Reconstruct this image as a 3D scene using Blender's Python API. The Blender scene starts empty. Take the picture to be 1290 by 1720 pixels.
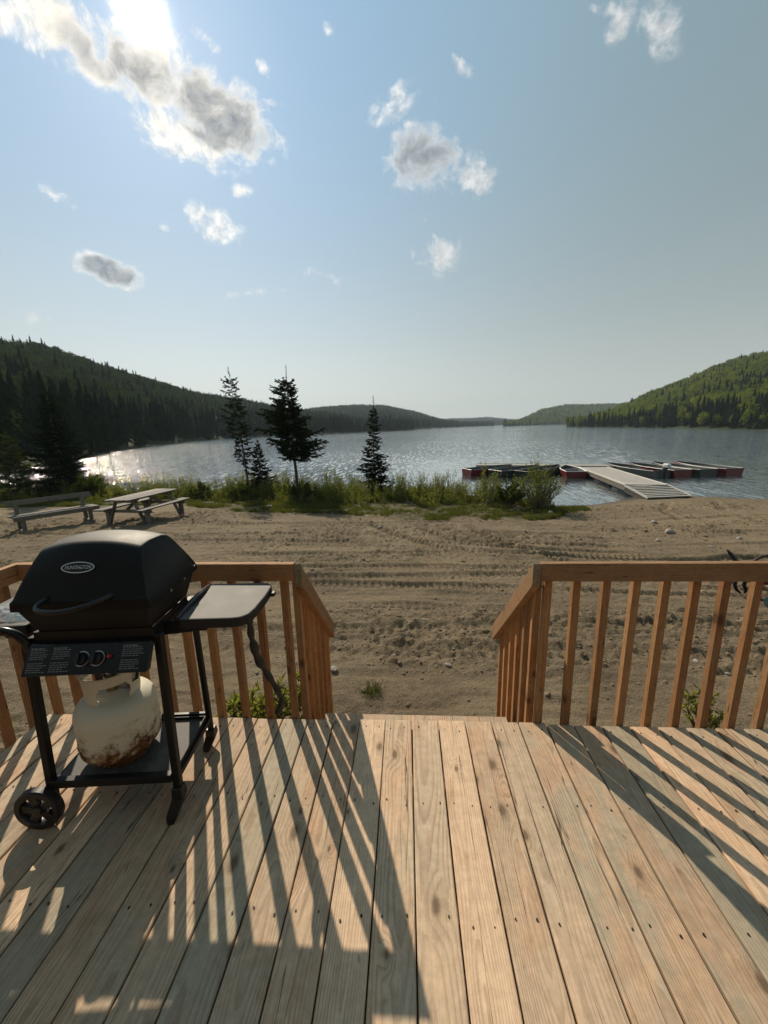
import bpy, bmesh, math, random
import numpy as np
from mathutils import Vector, Matrix, Quaternion

rng = random.Random(7)
nrng = np.random.default_rng(7)
R = math.radians
scene = bpy.context.scene
COL = scene.collection

# ------------------------------------------------------------------ camera
cam_d = bpy.data.cameras.new('camera')
cam_d.sensor_fit = 'HORIZONTAL'
cam_d.sensor_width = 36.0
cam_d.lens = 660.0 / 1290.0 * 36.0
cam_d.clip_start = 0.05
cam_d.clip_end = 6000
cam = bpy.data.objects.new('camera', cam_d)
COL.objects.link(cam)
CR = Vector((0.998209, 0.0557, -0.02183))
CU = Vector((0.009487, 0.212887, 0.977031))
CF = Vector((-0.059068, 0.975488, -0.211977))
CAMZ = 1.591
m = Matrix((CR, CU, -CF)).transposed().to_4x4()
m.translation = (0, 0, CAMZ)
cam.matrix_world = m
scene.camera = cam

# ------------------------------------------------------------------ light
SUN_AZ, SUN_EL = R(-28.6), R(36.9)
SUN = Vector((math.sin(SUN_AZ) * math.cos(SUN_EL), math.cos(SUN_AZ) * math.cos(SUN_EL), math.sin(SUN_EL)))
sl = bpy.data.lights.new('sun', 'SUN')
sl.energy = 5.0
sl.angle = R(0.53)
sl.color = (1.0, 0.86, 0.68)
so = bpy.data.objects.new('sun', sl)
so.rotation_euler = SUN.to_track_quat('Z', 'Y').to_euler()
so.location = (-20, 40, 40)
COL.objects.link(so)

scene.view_settings.view_transform = 'Standard'
scene.view_settings.look = 'None'
scene.view_settings.exposure = 0.16
scene.view_settings.gamma = 1.0
scene.view_settings.use_curve_mapping = False
scene.render.engine = 'CYCLES'
cy = scene.cycles
cy.max_bounces = 6
cy.diffuse_bounces = 2
cy.glossy_bounces = 3
cy.transmission_bounces = 4
cy.transparent_max_bounces = 6
cy.volume_bounces = 0
cy.caustics_reflective = False
cy.caustics_refractive = False
cy.use_denoising = True
cy.sample_clamp_indirect = 4.0


# ---- small node helper
class NT:
    def __init__(self, tree):
        self.t = tree
        self.n = tree.nodes
        self.l = tree.links

    def new(self, typ, **kw):
        nd = self.n.new(typ)
        for k, v in kw.items():
            setattr(nd, k, v)
        return nd

    def put(self, sock, v):
        if hasattr(v, 'is_output') or isinstance(v, bpy.types.NodeSocket):
            self.l.new(v, sock)
        else:
            sock.default_value = v

    def math(self, op, a, b=None, c=None, clamp=False):
        nd = self.new('ShaderNodeMath', operation=op, use_clamp=clamp)
        self.put(nd.inputs[0], a)
        if b is not None:
            self.put(nd.inputs[1], b)
        if c is not None:
            self.put(nd.inputs[2], c)
        return nd.outputs[0]

    def vmath(self, op, a, b=None):
        nd = self.new('ShaderNodeVectorMath', operation=op)
        self.put(nd.inputs[0], a)
        if b is not None:
            if op == 'SCALE':
                self.put(nd.inputs[3], b)
            else:
                self.put(nd.inputs[1], b)
        return nd.outputs['Value'] if op in ('DOT_PRODUCT', 'LENGTH') else nd.outputs[0]

    def mix(self, f, a, b, blend='MIX'):
        nd = self.new('ShaderNodeMix', data_type='RGBA', blend_type=blend)
        self.put(nd.inputs[0], f)
        for i, v in ((6, a), (7, b)):
            if isinstance(v, (tuple, list)) and len(v) == 3:
                v = (*v, 1)
            self.put(nd.inputs[i], v)
        return nd.outputs[2]

    def step(self, x, lo, hi, a=0.0, b=1.0):
        nd = self.new('ShaderNodeMapRange', interpolation_type='SMOOTHSTEP')
        self.put(nd.inputs[0], x)
        nd.inputs[1].default_value = lo
        nd.inputs[2].default_value = hi
        nd.inputs[3].default_value = a
        nd.inputs[4].default_value = b
        return nd.outputs[0]

    def lin(self, x, lo, hi, a=0.0, b=1.0):
        nd = self.new('ShaderNodeMapRange')
        self.put(nd.inputs[0], x)
        nd.inputs[1].default_value = lo
        nd.inputs[2].default_value = hi
        nd.inputs[3].default_value = a
        nd.inputs[4].default_value = b
        return nd.outputs[0]

    def noise(self, vec, scale, detail=4.0, rough=0.55, dist=0.0, out='Fac'):
        nd = self.new('ShaderNodeTexNoise')
        if vec is not None:
            self.put(nd.inputs['Vector'], vec)
        nd.inputs['Scale'].default_value = scale
        nd.inputs['Detail'].default_value = detail
        nd.inputs['Roughness'].default_value = rough
        nd.inputs['Distortion'].default_value = dist
        return nd.outputs[out]

    def scale(self, vec, s):
        return self.vmath('MULTIPLY', vec, s)

    def bump(self, h, strength, dist, normal=None):
        nd = self.new('ShaderNodeBump')
        self.put(nd.inputs['Height'], h)
        nd.inputs['Strength'].default_value = strength
        nd.inputs['Distance'].default_value = dist
        if normal is not None:
            self.put(nd.inputs['Normal'], normal)
        return nd.outputs[0]


# ------------------------------------------------------------------ sky
def ray_dir(px, py):
    """direction of a point of sky, from its bearing in the 1290-wide view"""
    return (CF + CR * ((px - 645) / 660.0) - CU * ((py - 860) / 660.0)).normalized()


world = bpy.data.worlds.new('World')
scene.world = world
world.use_nodes = True
W = NT(world.node_tree)
W.n.clear()
geo = W.new('ShaderNodeTexCoord')
D = geo.outputs['Generated']
sep = W.new('ShaderNodeSeparateXYZ')
W.l.new(D, sep.inputs[0])
dz = W.math('MAXIMUM', sep.outputs[2], 0.0)
mu = W.vmath('DOT_PRODUCT', D, tuple(SUN))
mup = W.math('MAXIMUM', mu, 0.0)
mu4 = W.math('POWER', mup, 4.0)
bright = W.math('MULTIPLY_ADD', mu4, 0.52, 0.37)
hz1 = W.math('SUBTRACT', 1.0, dz)
hz6 = W.math('POWER', hz1, 4.6)
sky_hi = W.mix(mu4, (0.47, 0.66, 0.72), (0.27, 0.47, 0.71))
sky_col = W.mix(hz6, sky_hi, (1.42, 1.43, 1.28))
sky_col = W.mix(1.0, sky_col, bright, 'MULTIPLY')
nish = W.new('ShaderNodeTexSky')
nish.sky_type = 'NISHITA'
nish.sun_disc = False
nish.sun_elevation = SUN_EL
nish.sun_rotation = SUN_AZ
nish.air_density = 1.0
nish.dust_density = 2.0
nscaled = W.vmath('SCALE', nish.outputs[0], 0.006)
sky_col = W.mix(1.0, sky_col, nscaled, 'ADD')
g1 = W.math('MULTIPLY', W.math('POWER', mup, 120.0), 0.07)
g2 = W.math('MULTIPLY', W.math('POWER', mup, 3200.0), 1.8)
glow = W.math('ADD', g1, g2)
sky_col = W.mix(1.0, sky_col, W.mix(1.0, (1.0, 0.94, 0.82), glow, 'MULTIPLY'), 'ADD')

# clouds: (centre, long half axis, short half axis as bearings, weight, dark core)
CLOUDS = [
    ((90, 40), (150, 60), (-25, 60), 1.0, 0.15),
    ((215, 110), (120, 62), (-25, 52), 1.15, 0.55),
    ((375, 195), (85, 66), (-35, 40), 1.4, 1.25),
    ((320, 235), (95, 45), (-22, 38), 1.0, 0.1),
    ((250, 60), (60, 70), (-50, 35), 1.1, 0.0),
    ((352, 378), (62, 22), (-12, 34), 0.72, 0.0),
    ((276, 384), (14, 5), (-3, 11), 0.75, 0.0),
    ((185, 456), (56, 18), (-8, 22), 1.15, 1.0),
    ((76, 538), (48, 10), (-6, 20), 0.55, 0.35),
    ((100, 333), (48, 28), (-10, 15), 0.5, 0.0),
    ((665, 165), (40, -62), (30, 18), 0.72, 0.05),
    ((718, 268), (62, 14), (-12, 52), 1.35, 1.15),
    ((795, 290), (38, 26), (-20, 42), 0.8, 0.1),
    ((680, 310), (30, -20), (14, 22), 0.75, 0.1),
    ((742, 427), (58, -8), (6, 40), 0.75, 0.1),
    ((1040, 40), (34, -58), (20, 14), 0.7, 0.0),
    ((1110, 42), (46, -14), (14, 62), 0.72, 0.05),
    ((445, 115), (20, 26), (-12, 9), 0.5, 0.0),
    ((458, 172), (26, 8), (-4, 11), 0.5, 0.0),
    ((337, 62), (38, 32), (-14, 12), 0.62, 0.0),
    ((545, 45), (13, 26), (-16, 6), 0.55, 0.0),
    ((407, 321), (22, 4), (-4, 16), 0.62, 0.0),
    ((548, 468), (58, 18), (-6, 17), 0.36, 0.0),
    ((440, 491), (80, -6), (3, 11), 0.36, 0.0),
    ((775, 112), (26, 28), (-14, 13), 0.5, 0.0),
    ((733, 166), (8, -14), (8, 5), 0.5, 0.0),
    ((655, 265), (9, 3), (-3, 12), 0.45, 0.0),
    ((690, 215), (18, 12), (-6, 12), 0.55, 0.0),
    ((714, 372), (9, 3), (-3, 8), 0.5, 0.0),
    ((1020, 20), (60, 12), (-6, 22), 0.45, 0.0),
]
dens = None
dark = None
for (c, u, v, wgt, dk) in CLOUDS:
    cd = ray_dir(*c)
    gn = lambda p: (lambda d: d / d.dot(cd) - cd)(ray_dir(*p))
    U = gn((c[0] + u[0], c[1] + u[1]))
    V = gn((c[0] + v[0], c[1] + v[1]))
    guu, gvv, guv = U.dot(U), V.dot(V), U.dot(V)
    det = guu * gvv - guv * guv
    Ud = (U * gvv - V * guv) / det
    Vd = (V * guu - U * guv) / det
    dc = W.vmath('DOT_PRODUCT', D, tuple(cd))
    a = W.math('DIVIDE', W.vmath('DOT_PRODUCT', D, tuple(Ud)), dc)
    b = W.math('DIVIDE', W.vmath('DOT_PRODUCT', D, tuple(Vd)), dc)
    r2 = W.math('MULTIPLY_ADD', a, a, W.math('MULTIPLY', b, b))
    front = W.math('GREATER_THAN', dc, 0.2)
    f = W.math('SUBTRACT', 1.0, r2)
    f = W.math('MULTIPLY', W.math('MAXIMUM', f, -3.0), front)
    f = W.math('SUBTRACT', f, W.math('MULTIPLY', W.math('SUBTRACT', 1.0, front), 3.0))
    f = W.math('ADD', f, wgt - 1.0)
    dens = f if dens is None else W.math('SMOOTH_MAX', dens, f, 0.25)
    if dk > 0.02:
        g = W.math('MULTIPLY', W.math('MAXIMUM', f, 0.0), dk)
        dark = g if dark is None else W.math('MAXIMUM', dark, g)
n_warp = W.noise(D, 9.0, 3.0, 0.5, 0.0, 'Color')
Dw = W.vmath('ADD', D, W.vmath('SCALE', W.vmath('SUBTRACT', n_warp, (0.5, 0.5, 0.5)), 0.05))
n0 = W.noise(Dw, 9.0, 4.0, 0.55, 0.2)
n1 = W.noise(Dw, 22.0, 8.0, 0.60, 0.3)
n2 = W.noise(Dw, 60.0, 8.0, 0.6, 0.2)
nn = W.math('MULTIPLY', W.math('SUBTRACT', n0, 0.5), 2.2)
nn = W.math('ADD', nn, W.math('ADD', W.math('MULTIPLY', W.math('SUBTRACT', n1, 0.5), 3.4), W.math('MULTIPLY', W.math('SUBTRACT', n2, 0.5), 1.5)))
field = W.math('ADD', dens, nn)
alpha = W.step(field, -0.05, 1.25)
alpha = W.math('MULTIPLY', alpha, W.step(dens, -0.85, 0.25))
core = W.math('MULTIPLY', W.step(field, 0.30, 1.55), W.step(dark, 0.0, 0.55))
core = W.math('MULTIPLY', core, W.step(n2, 0.25, 0.62, 1.0, 0.72))
edge_b = W.math('MULTIPLY_ADD', W.math('POWER', mup, 14.0), 0.60, 0.66)
edge_b = W.math('MULTIPLY', edge_b, W.math('MULTIPLY_ADD', n2, 0.9, 0.52))
edge_c = W.mix(1.0, W.mix(W.math('POWER', mup, 30.0), (0.98, 1.0, 1.0), (1.0, 0.90, 0.74)), edge_b, 'MULTIPLY')
core_c = W.mix(1.0, (0.205, 0.245, 0.29), W.math('MULTIPLY', W.math('MULTIPLY_ADD', mup, 0.45, 0.3), W.lin(n1, 0.3, 0.7, 0.7, 1.45)), 'MULTIPLY')
core_c = W.mix(1.0, core_c, W.mix(1.0, (1.0, 0.93, 0.8), W.math('MULTIPLY', g2, 0.5), 'MULTIPLY'), 'ADD')
cl_c = W.mix(core, edge_c, core_c)
cl_c = W.mix(1.0, cl_c, W.mix(1.0, (1.0, 0.94, 0.84), W.math('MULTIPLY', g2, 0.8), 'MULTIPLY'), 'ADD')
final = W.mix(W.math('MULTIPLY', alpha, 0.94), sky_col, cl_c)
bg = W.new('ShaderNodeBackground')
W.l.new(final, bg.inputs[0])
bg.inputs[1].default_value = 1.0
wo = W.new('ShaderNodeOutputWorld')
W.l.new(bg.outputs[0], wo.inputs[0])
world.cycles.sampling_method = 'MANUAL'
world.cycles.sample_map_resolution = 1024


# ------------------------------------------------------------------ mesh helpers
def tag(o, label=None, cat=None, group=None, kind=None):
    if label:
        o['label'] = label
    if cat:
        o['category'] = cat
    if group:
        o['group'] = group
    if kind:
        o['kind'] = kind
    return o


class MB:
    def __init__(self):
        self.v = []
        self.f = []

    def add(self, vs, fs):
        b = len(self.v)
        self.v += [tuple(x) for x in vs]
        self.f += [tuple(i + b for i in f) for f in fs]
        return self

    def box(self, c, s, M=None):
        x, y, z = s[0] / 2, s[1] / 2, s[2] / 2
        vs = [Vector((sx * x, sy * y, sz * z)) for sx in (-1, 1) for sy in (-1, 1) for sz in (-1, 1)]
        if M is not None:
            vs = [M @ p for p in vs]
        vs = [p + Vector(c) for p in vs]
        return self.add(vs, [(0, 1, 3, 2), (4, 6, 7, 5), (0, 4, 5, 1), (2, 3, 7, 6), (0, 2, 6, 4), (1, 5, 7, 3)])

    def beam(self, a, b, w, h, up=(0, 0, 1)):
        """square timber from a to b, w across, h along up"""
        a, b, up = Vector(a), Vector(b), Vector(up)
        d = (b - a).normalized()
        s = d.cross(up).normalized() * (w / 2)
        t = s.cross(d).normalized() * (h / 2)
        vs = [p + i * s + j * t for p in (a, b) for i, j in ((-1, -1), (1, -1), (1, 1), (-1, 1))]
        return self.add(vs, [(3, 2, 1, 0), (4, 5, 6, 7), (0, 1, 5, 4), (1, 2, 6, 5), (2, 3, 7, 6), (3, 0, 4, 7)])

    def tube(self, pts, r, n=8, cap=True):
        pts = [Vector(p) for p in pts]
        rs = r if isinstance(r, (list, tuple)) else [r] * len(pts)
        rings = []
        ref = Vector((0.123, 0.31, 0.94))
        for i, p in enumerate(pts):
            d = (pts[min(i + 1, len(pts) - 1)] - pts[max(i - 1, 0)]).normalized()
            if abs(d.dot(ref)) > 0.95:
                ref = Vector((1, 0.1, 0))
            s = d.cross(ref).normalized()
            t = d.cross(s)
            ref = -t if False else ref
            rings.append([p + (s * math.cos(2 * math.pi * k / n) + t * math.sin(2 * math.pi * k / n)) * rs[i] for k in range(n)])
        vs = [x for rg in rings for x in rg]
        fs = []
        for i in range(len(pts) - 1):
            for k in range(n):
                k2 = (k + 1) % n
                fs.append((i * n + k, i * n + k2, (i + 1) * n + k2, (i + 1) * n + k))
        if cap:
            fs.append(tuple(range(n - 1, -1, -1)))
            fs.append(tuple((len(pts) - 1) * n + k for k in range(n)))
        return self.add(vs, fs)

    def lathe(self, prof, n=32, c=(0, 0, 0), axis='z', close=False):
        vs = []
        for (r, z) in prof:
            for k in range(n):
                a = 2 * math.pi * k / n
                if axis == 'z':
                    vs.append((c[0] + r * math.cos(a), c[1] + r * math.sin(a), c[2] + z))
                elif axis == 'y':
                    vs.append((c[0] + r * math.cos(a), c[1] + z, c[2] + r * math.sin(a)))
                else:
                    vs.append((c[0] + z, c[1] + r * math.cos(a), c[2] + r * math.sin(a)))
        fs = []
        m_ = len(prof)
        for i in range(m_ if close else m_ - 1):
            j = (i + 1) % m_
            for k in range(n):
                k2 = (k + 1) % n
                fs.append((i * n + k, i * n + k2, j * n + k2, j * n + k))
        return self.add(vs, fs)

    def prism(self, poly, h, M=None):
        """poly in xy, from z=0 up to z=h, then M"""
        n = len(poly)
        vs = [Vector((x, y, 0)) for x, y in poly] + [Vector((x, y, h)) for x, y in poly]
        if M is not None:
            vs = [M @ p for p in vs]
        fs = [tuple(range(n - 1, -1, -1)), tuple(range(n, 2 * n))]
        fs += [(i, (i + 1) % n, n + (i + 1) % n, n + i) for i in range(n)]
        return self.add(vs, fs)

    def mesh(self, name, mat=None, bevel=0.0, smooth=False, seg=1, angle=35):
        me = bpy.data.meshes.new(name)
        me.from_pydata(self.v, [], self.f)
        if bevel > 0 or smooth:
            bm = bmesh.new()
            bm.from_mesh(me)
            if smooth:
                bmesh.ops.remove_doubles(bm, verts=bm.verts, dist=1e-5)
            bmesh.ops.recalc_face_normals(bm, faces=bm.faces)
            if bevel > 0:
                ed = [e for e in bm.edges if len(e.link_faces) == 2 and e.calc_face_angle(0) > R(30)]
                bmesh.ops.bevel(bm, geom=ed, offset=bevel, segments=seg, affect='EDGES', profile=0.5, clamp_overlap=True)
            if smooth:
                for f in bm.faces:
                    f.smooth = True
                for e in bm.edges:
                    if len(e.link_faces) == 2 and e.calc_face_angle(0) > R(angle):
                        e.smooth = False
            bm.to_mesh(me)
            bm.free()
        if mat:
            me.materials.append(mat)
        return me

    def obj(self, name, mat=None, parent=None, loc=(0, 0, 0), **kw):
        o = bpy.data.objects.new(name, self.mesh(name, mat, **kw))
        o.location = loc
        COL.objects.link(o)
        if parent is not None:
            o.parent = parent
        return o


def empty(name, loc=(0, 0, 0), rz=0.0):
    o = bpy.data.objects.new(name, None)
    o.empty_display_size = 0.1
    o.location = loc
    o.rotation_euler = (0, 0, rz)
    COL.objects.link(o)
    return o


def copy_tree(o, parent=None):
    c = o.copy()
    COL.objects.link(c)
    if parent is not None:
        c.parent = parent
    for ch in list(o.children):
        copy_tree(ch, c)
    return c


# ------------------------------------------------------------------ materials
def mat_new(name):
    mt = bpy.data.materials.new(name)
    mt.use_nodes = True
    T = NT(mt.node_tree)
    T.n.clear()
    out = T.new('ShaderNodeOutputMaterial')
    return mt, T, out


def principled(T, out, color, rough=0.6, metal=0.0, spec=0.5, normal=None, **kw):
    p = T.new('ShaderNodeBsdfPrincipled')
    if isinstance(color, tuple) and len(color) == 3:
        color = (*color, 1)
    T.put(p.inputs['Base Color'], color)
    T.put(p.inputs['Roughness'], rough)
    T.put(p.inputs['Metallic'], metal)
    T.put(p.inputs['Specular IOR Level'], spec)
    if normal is not None:
        T.put(p.inputs['Normal'], normal)
    for k, v in kw.items():
        T.put(p.inputs[k.replace('_', ' ')], v)
    T.l.new(p.outputs[0], out.inputs['Surface'])
    return p


def wood_mat(name, axis, base, grey, warm, dark, rough=0.75, grey_amt=0.5, knots=0.26, ringw=0.0058):
    """sawn timber: growth rings of a log cut lengthwise, bent round its knots"""
    mt, T, out = mat_new(name)
    tc = T.new('ShaderNodeTexCoord')
    oi = T.new('ShaderNodeObjectInfo')
    rnd = oi.outputs['Random']
    fr = lambda k: T.math('FRACT', T.math('MULTIPLY', rnd, k))
    off = T.new('ShaderNodeCombineXYZ')
    T.put(off.inputs[0], T.math('MULTIPLY', rnd, 57.0))
    T.put(off.inputs[1], T.math('MULTIPLY', rnd, 131.0))
    T.put(off.inputs[2], T.math('MULTIPLY', rnd, 23.0))
    P = tc.outputs['Object']
    P0 = T.vmath('ADD', P, off.outputs[0])
    sp = T.new('ShaderNodeSeparateXYZ')
    T.l.new(P, sp.inputs[0])
    ia = 'xyz'.index(axis)
    iu, iv = {0: (1, 2), 1: (0, 2), 2: (0, 1)}[ia]

    def st(across, along):
        s = [across] * 3
        s[ia] = along
        return T.scale(P0, tuple(s))
    # knots: spread along the board
    vor = T.new('ShaderNodeTexVoronoi')
    vor.voronoi_dimensions = '2D'
    s0 = T.new('ShaderNodeSeparateXYZ')
    T.l.new(P0, s0.inputs[0])
    kv = T.new('ShaderNodeCombineXYZ')
    T.put(kv.inputs[0], T.math('MULTIPLY', T.math('ADD', s0.outputs[iu], T.math('MULTIPLY', sp.outputs[iv], 0.7)), 9.0))
    T.put(kv.inputs[1], T.math('MULTIPLY', s0.outputs[ia], 4.6))
    T.put(vor.inputs['Vector'], kv.outputs[0])
    vor.inputs['Scale'].default_value = 1.0
    vs = T.new('ShaderNodeSeparateColor')
    T.l.new(vor.outputs['Color'], vs.inputs[0])
    on = T.math('LESS_THAN', vs.outputs[0], knots)
    size = T.math('MULTIPLY_ADD', vs.outputs[1], 0.75, 0.30)
    kd = T.math('DIVIDE', vor.outputs['Distance'], size)
    kd = T.math('ADD', kd, T.math('MULTIPLY', T.math('SUBTRACT', T.noise(P0, 60.0, 3, 0.6), 0.5), 0.10))
    knot = T.math('MULTIPLY', T.step(kd, 0.07, 0.17, 1.0, 0.0), on)
    kring = T.math('MULTIPLY', T.step(kd, 0.13, 0.24, 1.0, 0.0), on)
    halo = T.math('MULTIPLY', T.step(kd, 0.08, 0.75, 1.0, 0.0), on)
    # rings
    wob = T.noise(st(0.01, 0.9), 1.0, 2, 0.5)
    wob2 = T.noise(T.vmath('ADD', st(0.01, 1.1), (40, 40, 40)), 1.0, 2, 0.5)
    cu = T.math('ADD', T.math('MULTIPLY_ADD', fr(5.3), 0.10, -0.05), T.math('MULTIPLY_ADD', wob, 0.07, -0.035))
    cv = T.math('ADD', T.math('MULTIPLY_ADD', fr(3.7), 0.09, 0.010), T.math('MULTIPLY_ADD', wob2, 0.08, -0.04))
    u = T.math('SUBTRACT', sp.outputs[iu], cu)
    v = T.math('ADD', sp.outputs[iv], cv)
    r = T.math('SQRT', T.math('ADD', T.math('MULTIPLY', u, u), T.math('MULTIPLY', v, v)))
    r = T.math('ADD', r, T.math('MULTIPLY', halo, 0.020))
    r = T.math('ADD', r, T.math('MULTIPLY', T.noise(st(22, 3.5), 1.0, 3, 0.6), 0.007))
    rw = T.math('MULTIPLY_ADD', fr(9.1), ringw * 1.3, ringw * 0.7)
    ph = T.math('FRACT', T.math('DIVIDE', r, rw))
    late = T.math('MULTIPLY', T.step(ph, 0.35, 0.92), T.step(ph, 0.93, 1.0, 1.0, 0.0))
    fib = T.noise(st(170, 7.0), 1.0, 3, 0.65)
    blot = T.noise(st(9, 4.0), 1.0, 5, 0.65)
    big = T.noise(st(4.0, 1.1), 1.0, 3, 0.55)
    iso = T.noise(P0, 26.0, 5, 0.7)
    cr = T.noise(st(15, 0.45), 1.0, 3, 0.55)
    crk = T.step(T.math('ABSOLUTE', T.math('SUBTRACT', cr, 0.5)), 0.001, 0.006, 1.0, 0.0)
    crk = T.math('MULTIPLY', crk, T.step(T.noise(st(5, 1.2), 1.0, 2, 0.5), 0.48, 0.58))
    gf = T.math('ADD', T.math('MULTIPLY_ADD', big, 1.1, -0.55), T.math('MULTIPLY_ADD', fr(1.0), 1.2, grey_amt - 0.60))
    col = T.mix(T.step(gf, 0.1, 0.9), base, grey)
    wf = T.step(T.math('ADD', blot, T.math('MULTIPLY', fr(7.3), 0.22)), 0.56, 0.80)
    col = T.mix(T.math('MULTIPLY', wf, 0.55), col, warm)
    lm = T.lin(T.noise(st(6, 1.5), 1.0, 2, 0.5), 0.3, 0.7, 0.16, 0.46)
    col = T.mix(T.math('MULTIPLY', late, lm), col, dark)
    col = T.mix(1.0, col, T.lin(fib, 0.25, 0.75, 0.84, 1.14), 'MULTIPLY')
    col = T.mix(1.0, col, T.lin(iso, 0.25, 0.75, 0.80, 1.18), 'MULTIPLY')
    col = T.mix(T.step(blot, 0.54, 0.74, 0.0, 0.30), col, dark)
    col = T.mix(T.math('MULTIPLY', halo, 0.22), col, dark)
    col = T.mix(T.math('MULTIPLY', kring, 0.45), col, dark)
    col = T.mix(T.math('MULTIPLY', knot, 0.62), col, tuple(c * 0.45 for c in dark))
    spot = T.noise(st(34, 14), 1.0, 2, 0.5)
    col = T.mix(T.step(spot, 0.69, 0.78, 0.0, 0.5), col, dark)
    col = T.mix(T.math('MULTIPLY', crk, 0.80), col, (0.03, 0.022, 0.016))
    col = T.mix(1.0, col, T.math('MULTIPLY_ADD', fr(17.7), 0.32, 0.84), 'MULTIPLY')
    h = T.math('ADD', T.math('MULTIPLY', fib, 0.5), T.math('MULTIPLY', late, 0.45))
    h = T.math('SUBTRACT', h, T.math('MULTIPLY', crk, 2.5))
    h = T.math('SUBTRACT', h, T.math('MULTIPLY', knot, 0.5))
    nrm = T.bump(h, 0.6, 0.0013)
    principled(T, out, col, rough, spec=0.25, normal=nrm)
    return mt


M = {}
DECKC = dict(base=(0.53, 0.38, 0.252), grey=(0.375, 0.315, 0.225), warm=(0.54, 0.32, 0.185), dark=(0.165, 0.105, 0.06))
M['deck_y'] = wood_mat('deck_wood', 'y', grey_amt=0.50, **DECKC)
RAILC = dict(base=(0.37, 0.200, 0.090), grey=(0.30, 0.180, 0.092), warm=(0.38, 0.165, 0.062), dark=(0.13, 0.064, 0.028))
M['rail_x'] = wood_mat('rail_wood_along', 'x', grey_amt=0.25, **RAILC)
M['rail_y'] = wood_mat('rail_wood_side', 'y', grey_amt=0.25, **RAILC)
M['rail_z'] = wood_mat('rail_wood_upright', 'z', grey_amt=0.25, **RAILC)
OLDC = dict(base=(0.125, 0.112, 0.096), grey=(0.165, 0.152, 0.136), warm=(0.10, 0.085, 0.066), dark=(0.055, 0.048, 0.04))
M['old_x'] = wood_mat('weathered_wood_x', 'x', grey_amt=0.8, **OLDC)
M['old_y'] = wood_mat('weathered_wood_y', 'y', grey_amt=0.8, **OLDC)
M['old_z'] = wood_mat('weathered_wood_z', 'z', grey_amt=0.8, **OLDC)
DOCKC = dict(base=(0.36, 0.34, 0.30), grey=(0.42, 0.40, 0.37), warm=(0.33, 0.29, 0.23), dark=(0.20, 0.18, 0.15))
M['dock_x'] = wood_mat('dock_wood', 'x', grey_amt=0.8, **DOCKC)


def plain(name, color, rough=0.5, metal=0.0, spec=0.5, var=0.25, scale=12.0, bump=0.0, bscale=80.0, **kw):
    mt, T, out = mat_new(name)
    tc = T.new('ShaderNodeTexCoord')
    n = T.noise(tc.outputs['Object'], scale, 5, 0.6)
    col = T.mix(1.0, (*color, 1), T.lin(n, 0.25, 0.75, 1 - var, 1 + var), 'MULTIPLY')
    rg = T.lin(n, 0.2, 0.8, max(0.03, rough - 0.08), min(1, rough + 0.08))
    nrm = None
    if bump > 0:
        nrm = T.bump(T.noise(tc.outputs['Object'], bscale, 4, 0.6), bump, 0.002)
    principled(T, out, col, rg, metal, spec, nrm, **kw)
    return mt


M['black_enamel'] = plain('black_enamel', (0.007, 0.007, 0.007), 0.48, 0.0, 0.3, 0.3, 6, 0.10, 300)
M['black_plastic'] = plain('black_plastic', (0.014, 0.014, 0.015), 0.42, 0, 0.4, 0.2, 10, 0.06, 300)
M['black_gloss'] = plain('black_gloss', (0.006, 0.006, 0.006), 0.28, 0, 0.35, 0.2, 10)
M['cast_metal'] = plain('cast_firebox_metal', (0.010, 0.010, 0.009), 0.55, 0.0, 0.3, 0.3, 14, 0.2, 200)
M['steel'] = plain('bright_steel', (0.55, 0.54, 0.52), 0.3, 1.0, 0.5, 0.1, 20)
M['grey_steel'] = plain('dull_steel', (0.22, 0.22, 0.22), 0.45, 0.8, 0.5, 0.2, 20)
M['brass'] = plain('brass', (0.42, 0.30, 0.12), 0.35, 1.0, 0.5, 0.2, 30)
M['print_grey'] = plain('grey_print', (0.17, 0.17, 0.17), 0.6, 0, 0.3, 0.1, 30)
M['badge_silver'] = plain('badge_silver', (0.55, 0.55, 0.53), 0.4, 0.6, 0.5, 0.1, 30)
M['red_plastic'] = plain('red_button', (0.45, 0.03, 0.03), 0.4, 0, 0.5, 0.1, 30)
M['nail'] = plain('dark_screw', (0.03, 0.025, 0.02), 0.6, 0.5, 0.4, 0.3, 30)


def shelf_mat():
    mt, T, out = mat_new('faded_shelf_plastic')
    tc = T.new('ShaderNodeTexCoord')
    P = tc.outputs['Object']
    n = T.noise(P, 9, 6, 0.65)
    n2 = T.noise(P, 60, 4, 0.6)
    sp = T.new('ShaderNodeSeparateXYZ')
    g = T.new('ShaderNodeNewGeometry')
    T.l.new(g.outputs['Normal'], sp.inputs[0])
    top = T.step(sp.outputs[2], 0.75, 0.95)
    dust = T.mix(T.step(n, 0.35, 0.7), (0.060, 0.057, 0.051), (0.125, 0.118, 0.104))
    dust = T.mix(T.step(n2, 0.5, 0.72, 0, 0.35), dust, (0.035, 0.033, 0.03))
    col = T.mix(top, (0.02, 0.02, 0.02), dust)
    principled(T, out, col, T.lin(n, 0.2, 0.8, 0.55, 0.72), spec=0.3, normal=T.bump(n2, 0.2, 0.002))
    return mt


M['shelf'] = shelf_mat()


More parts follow.
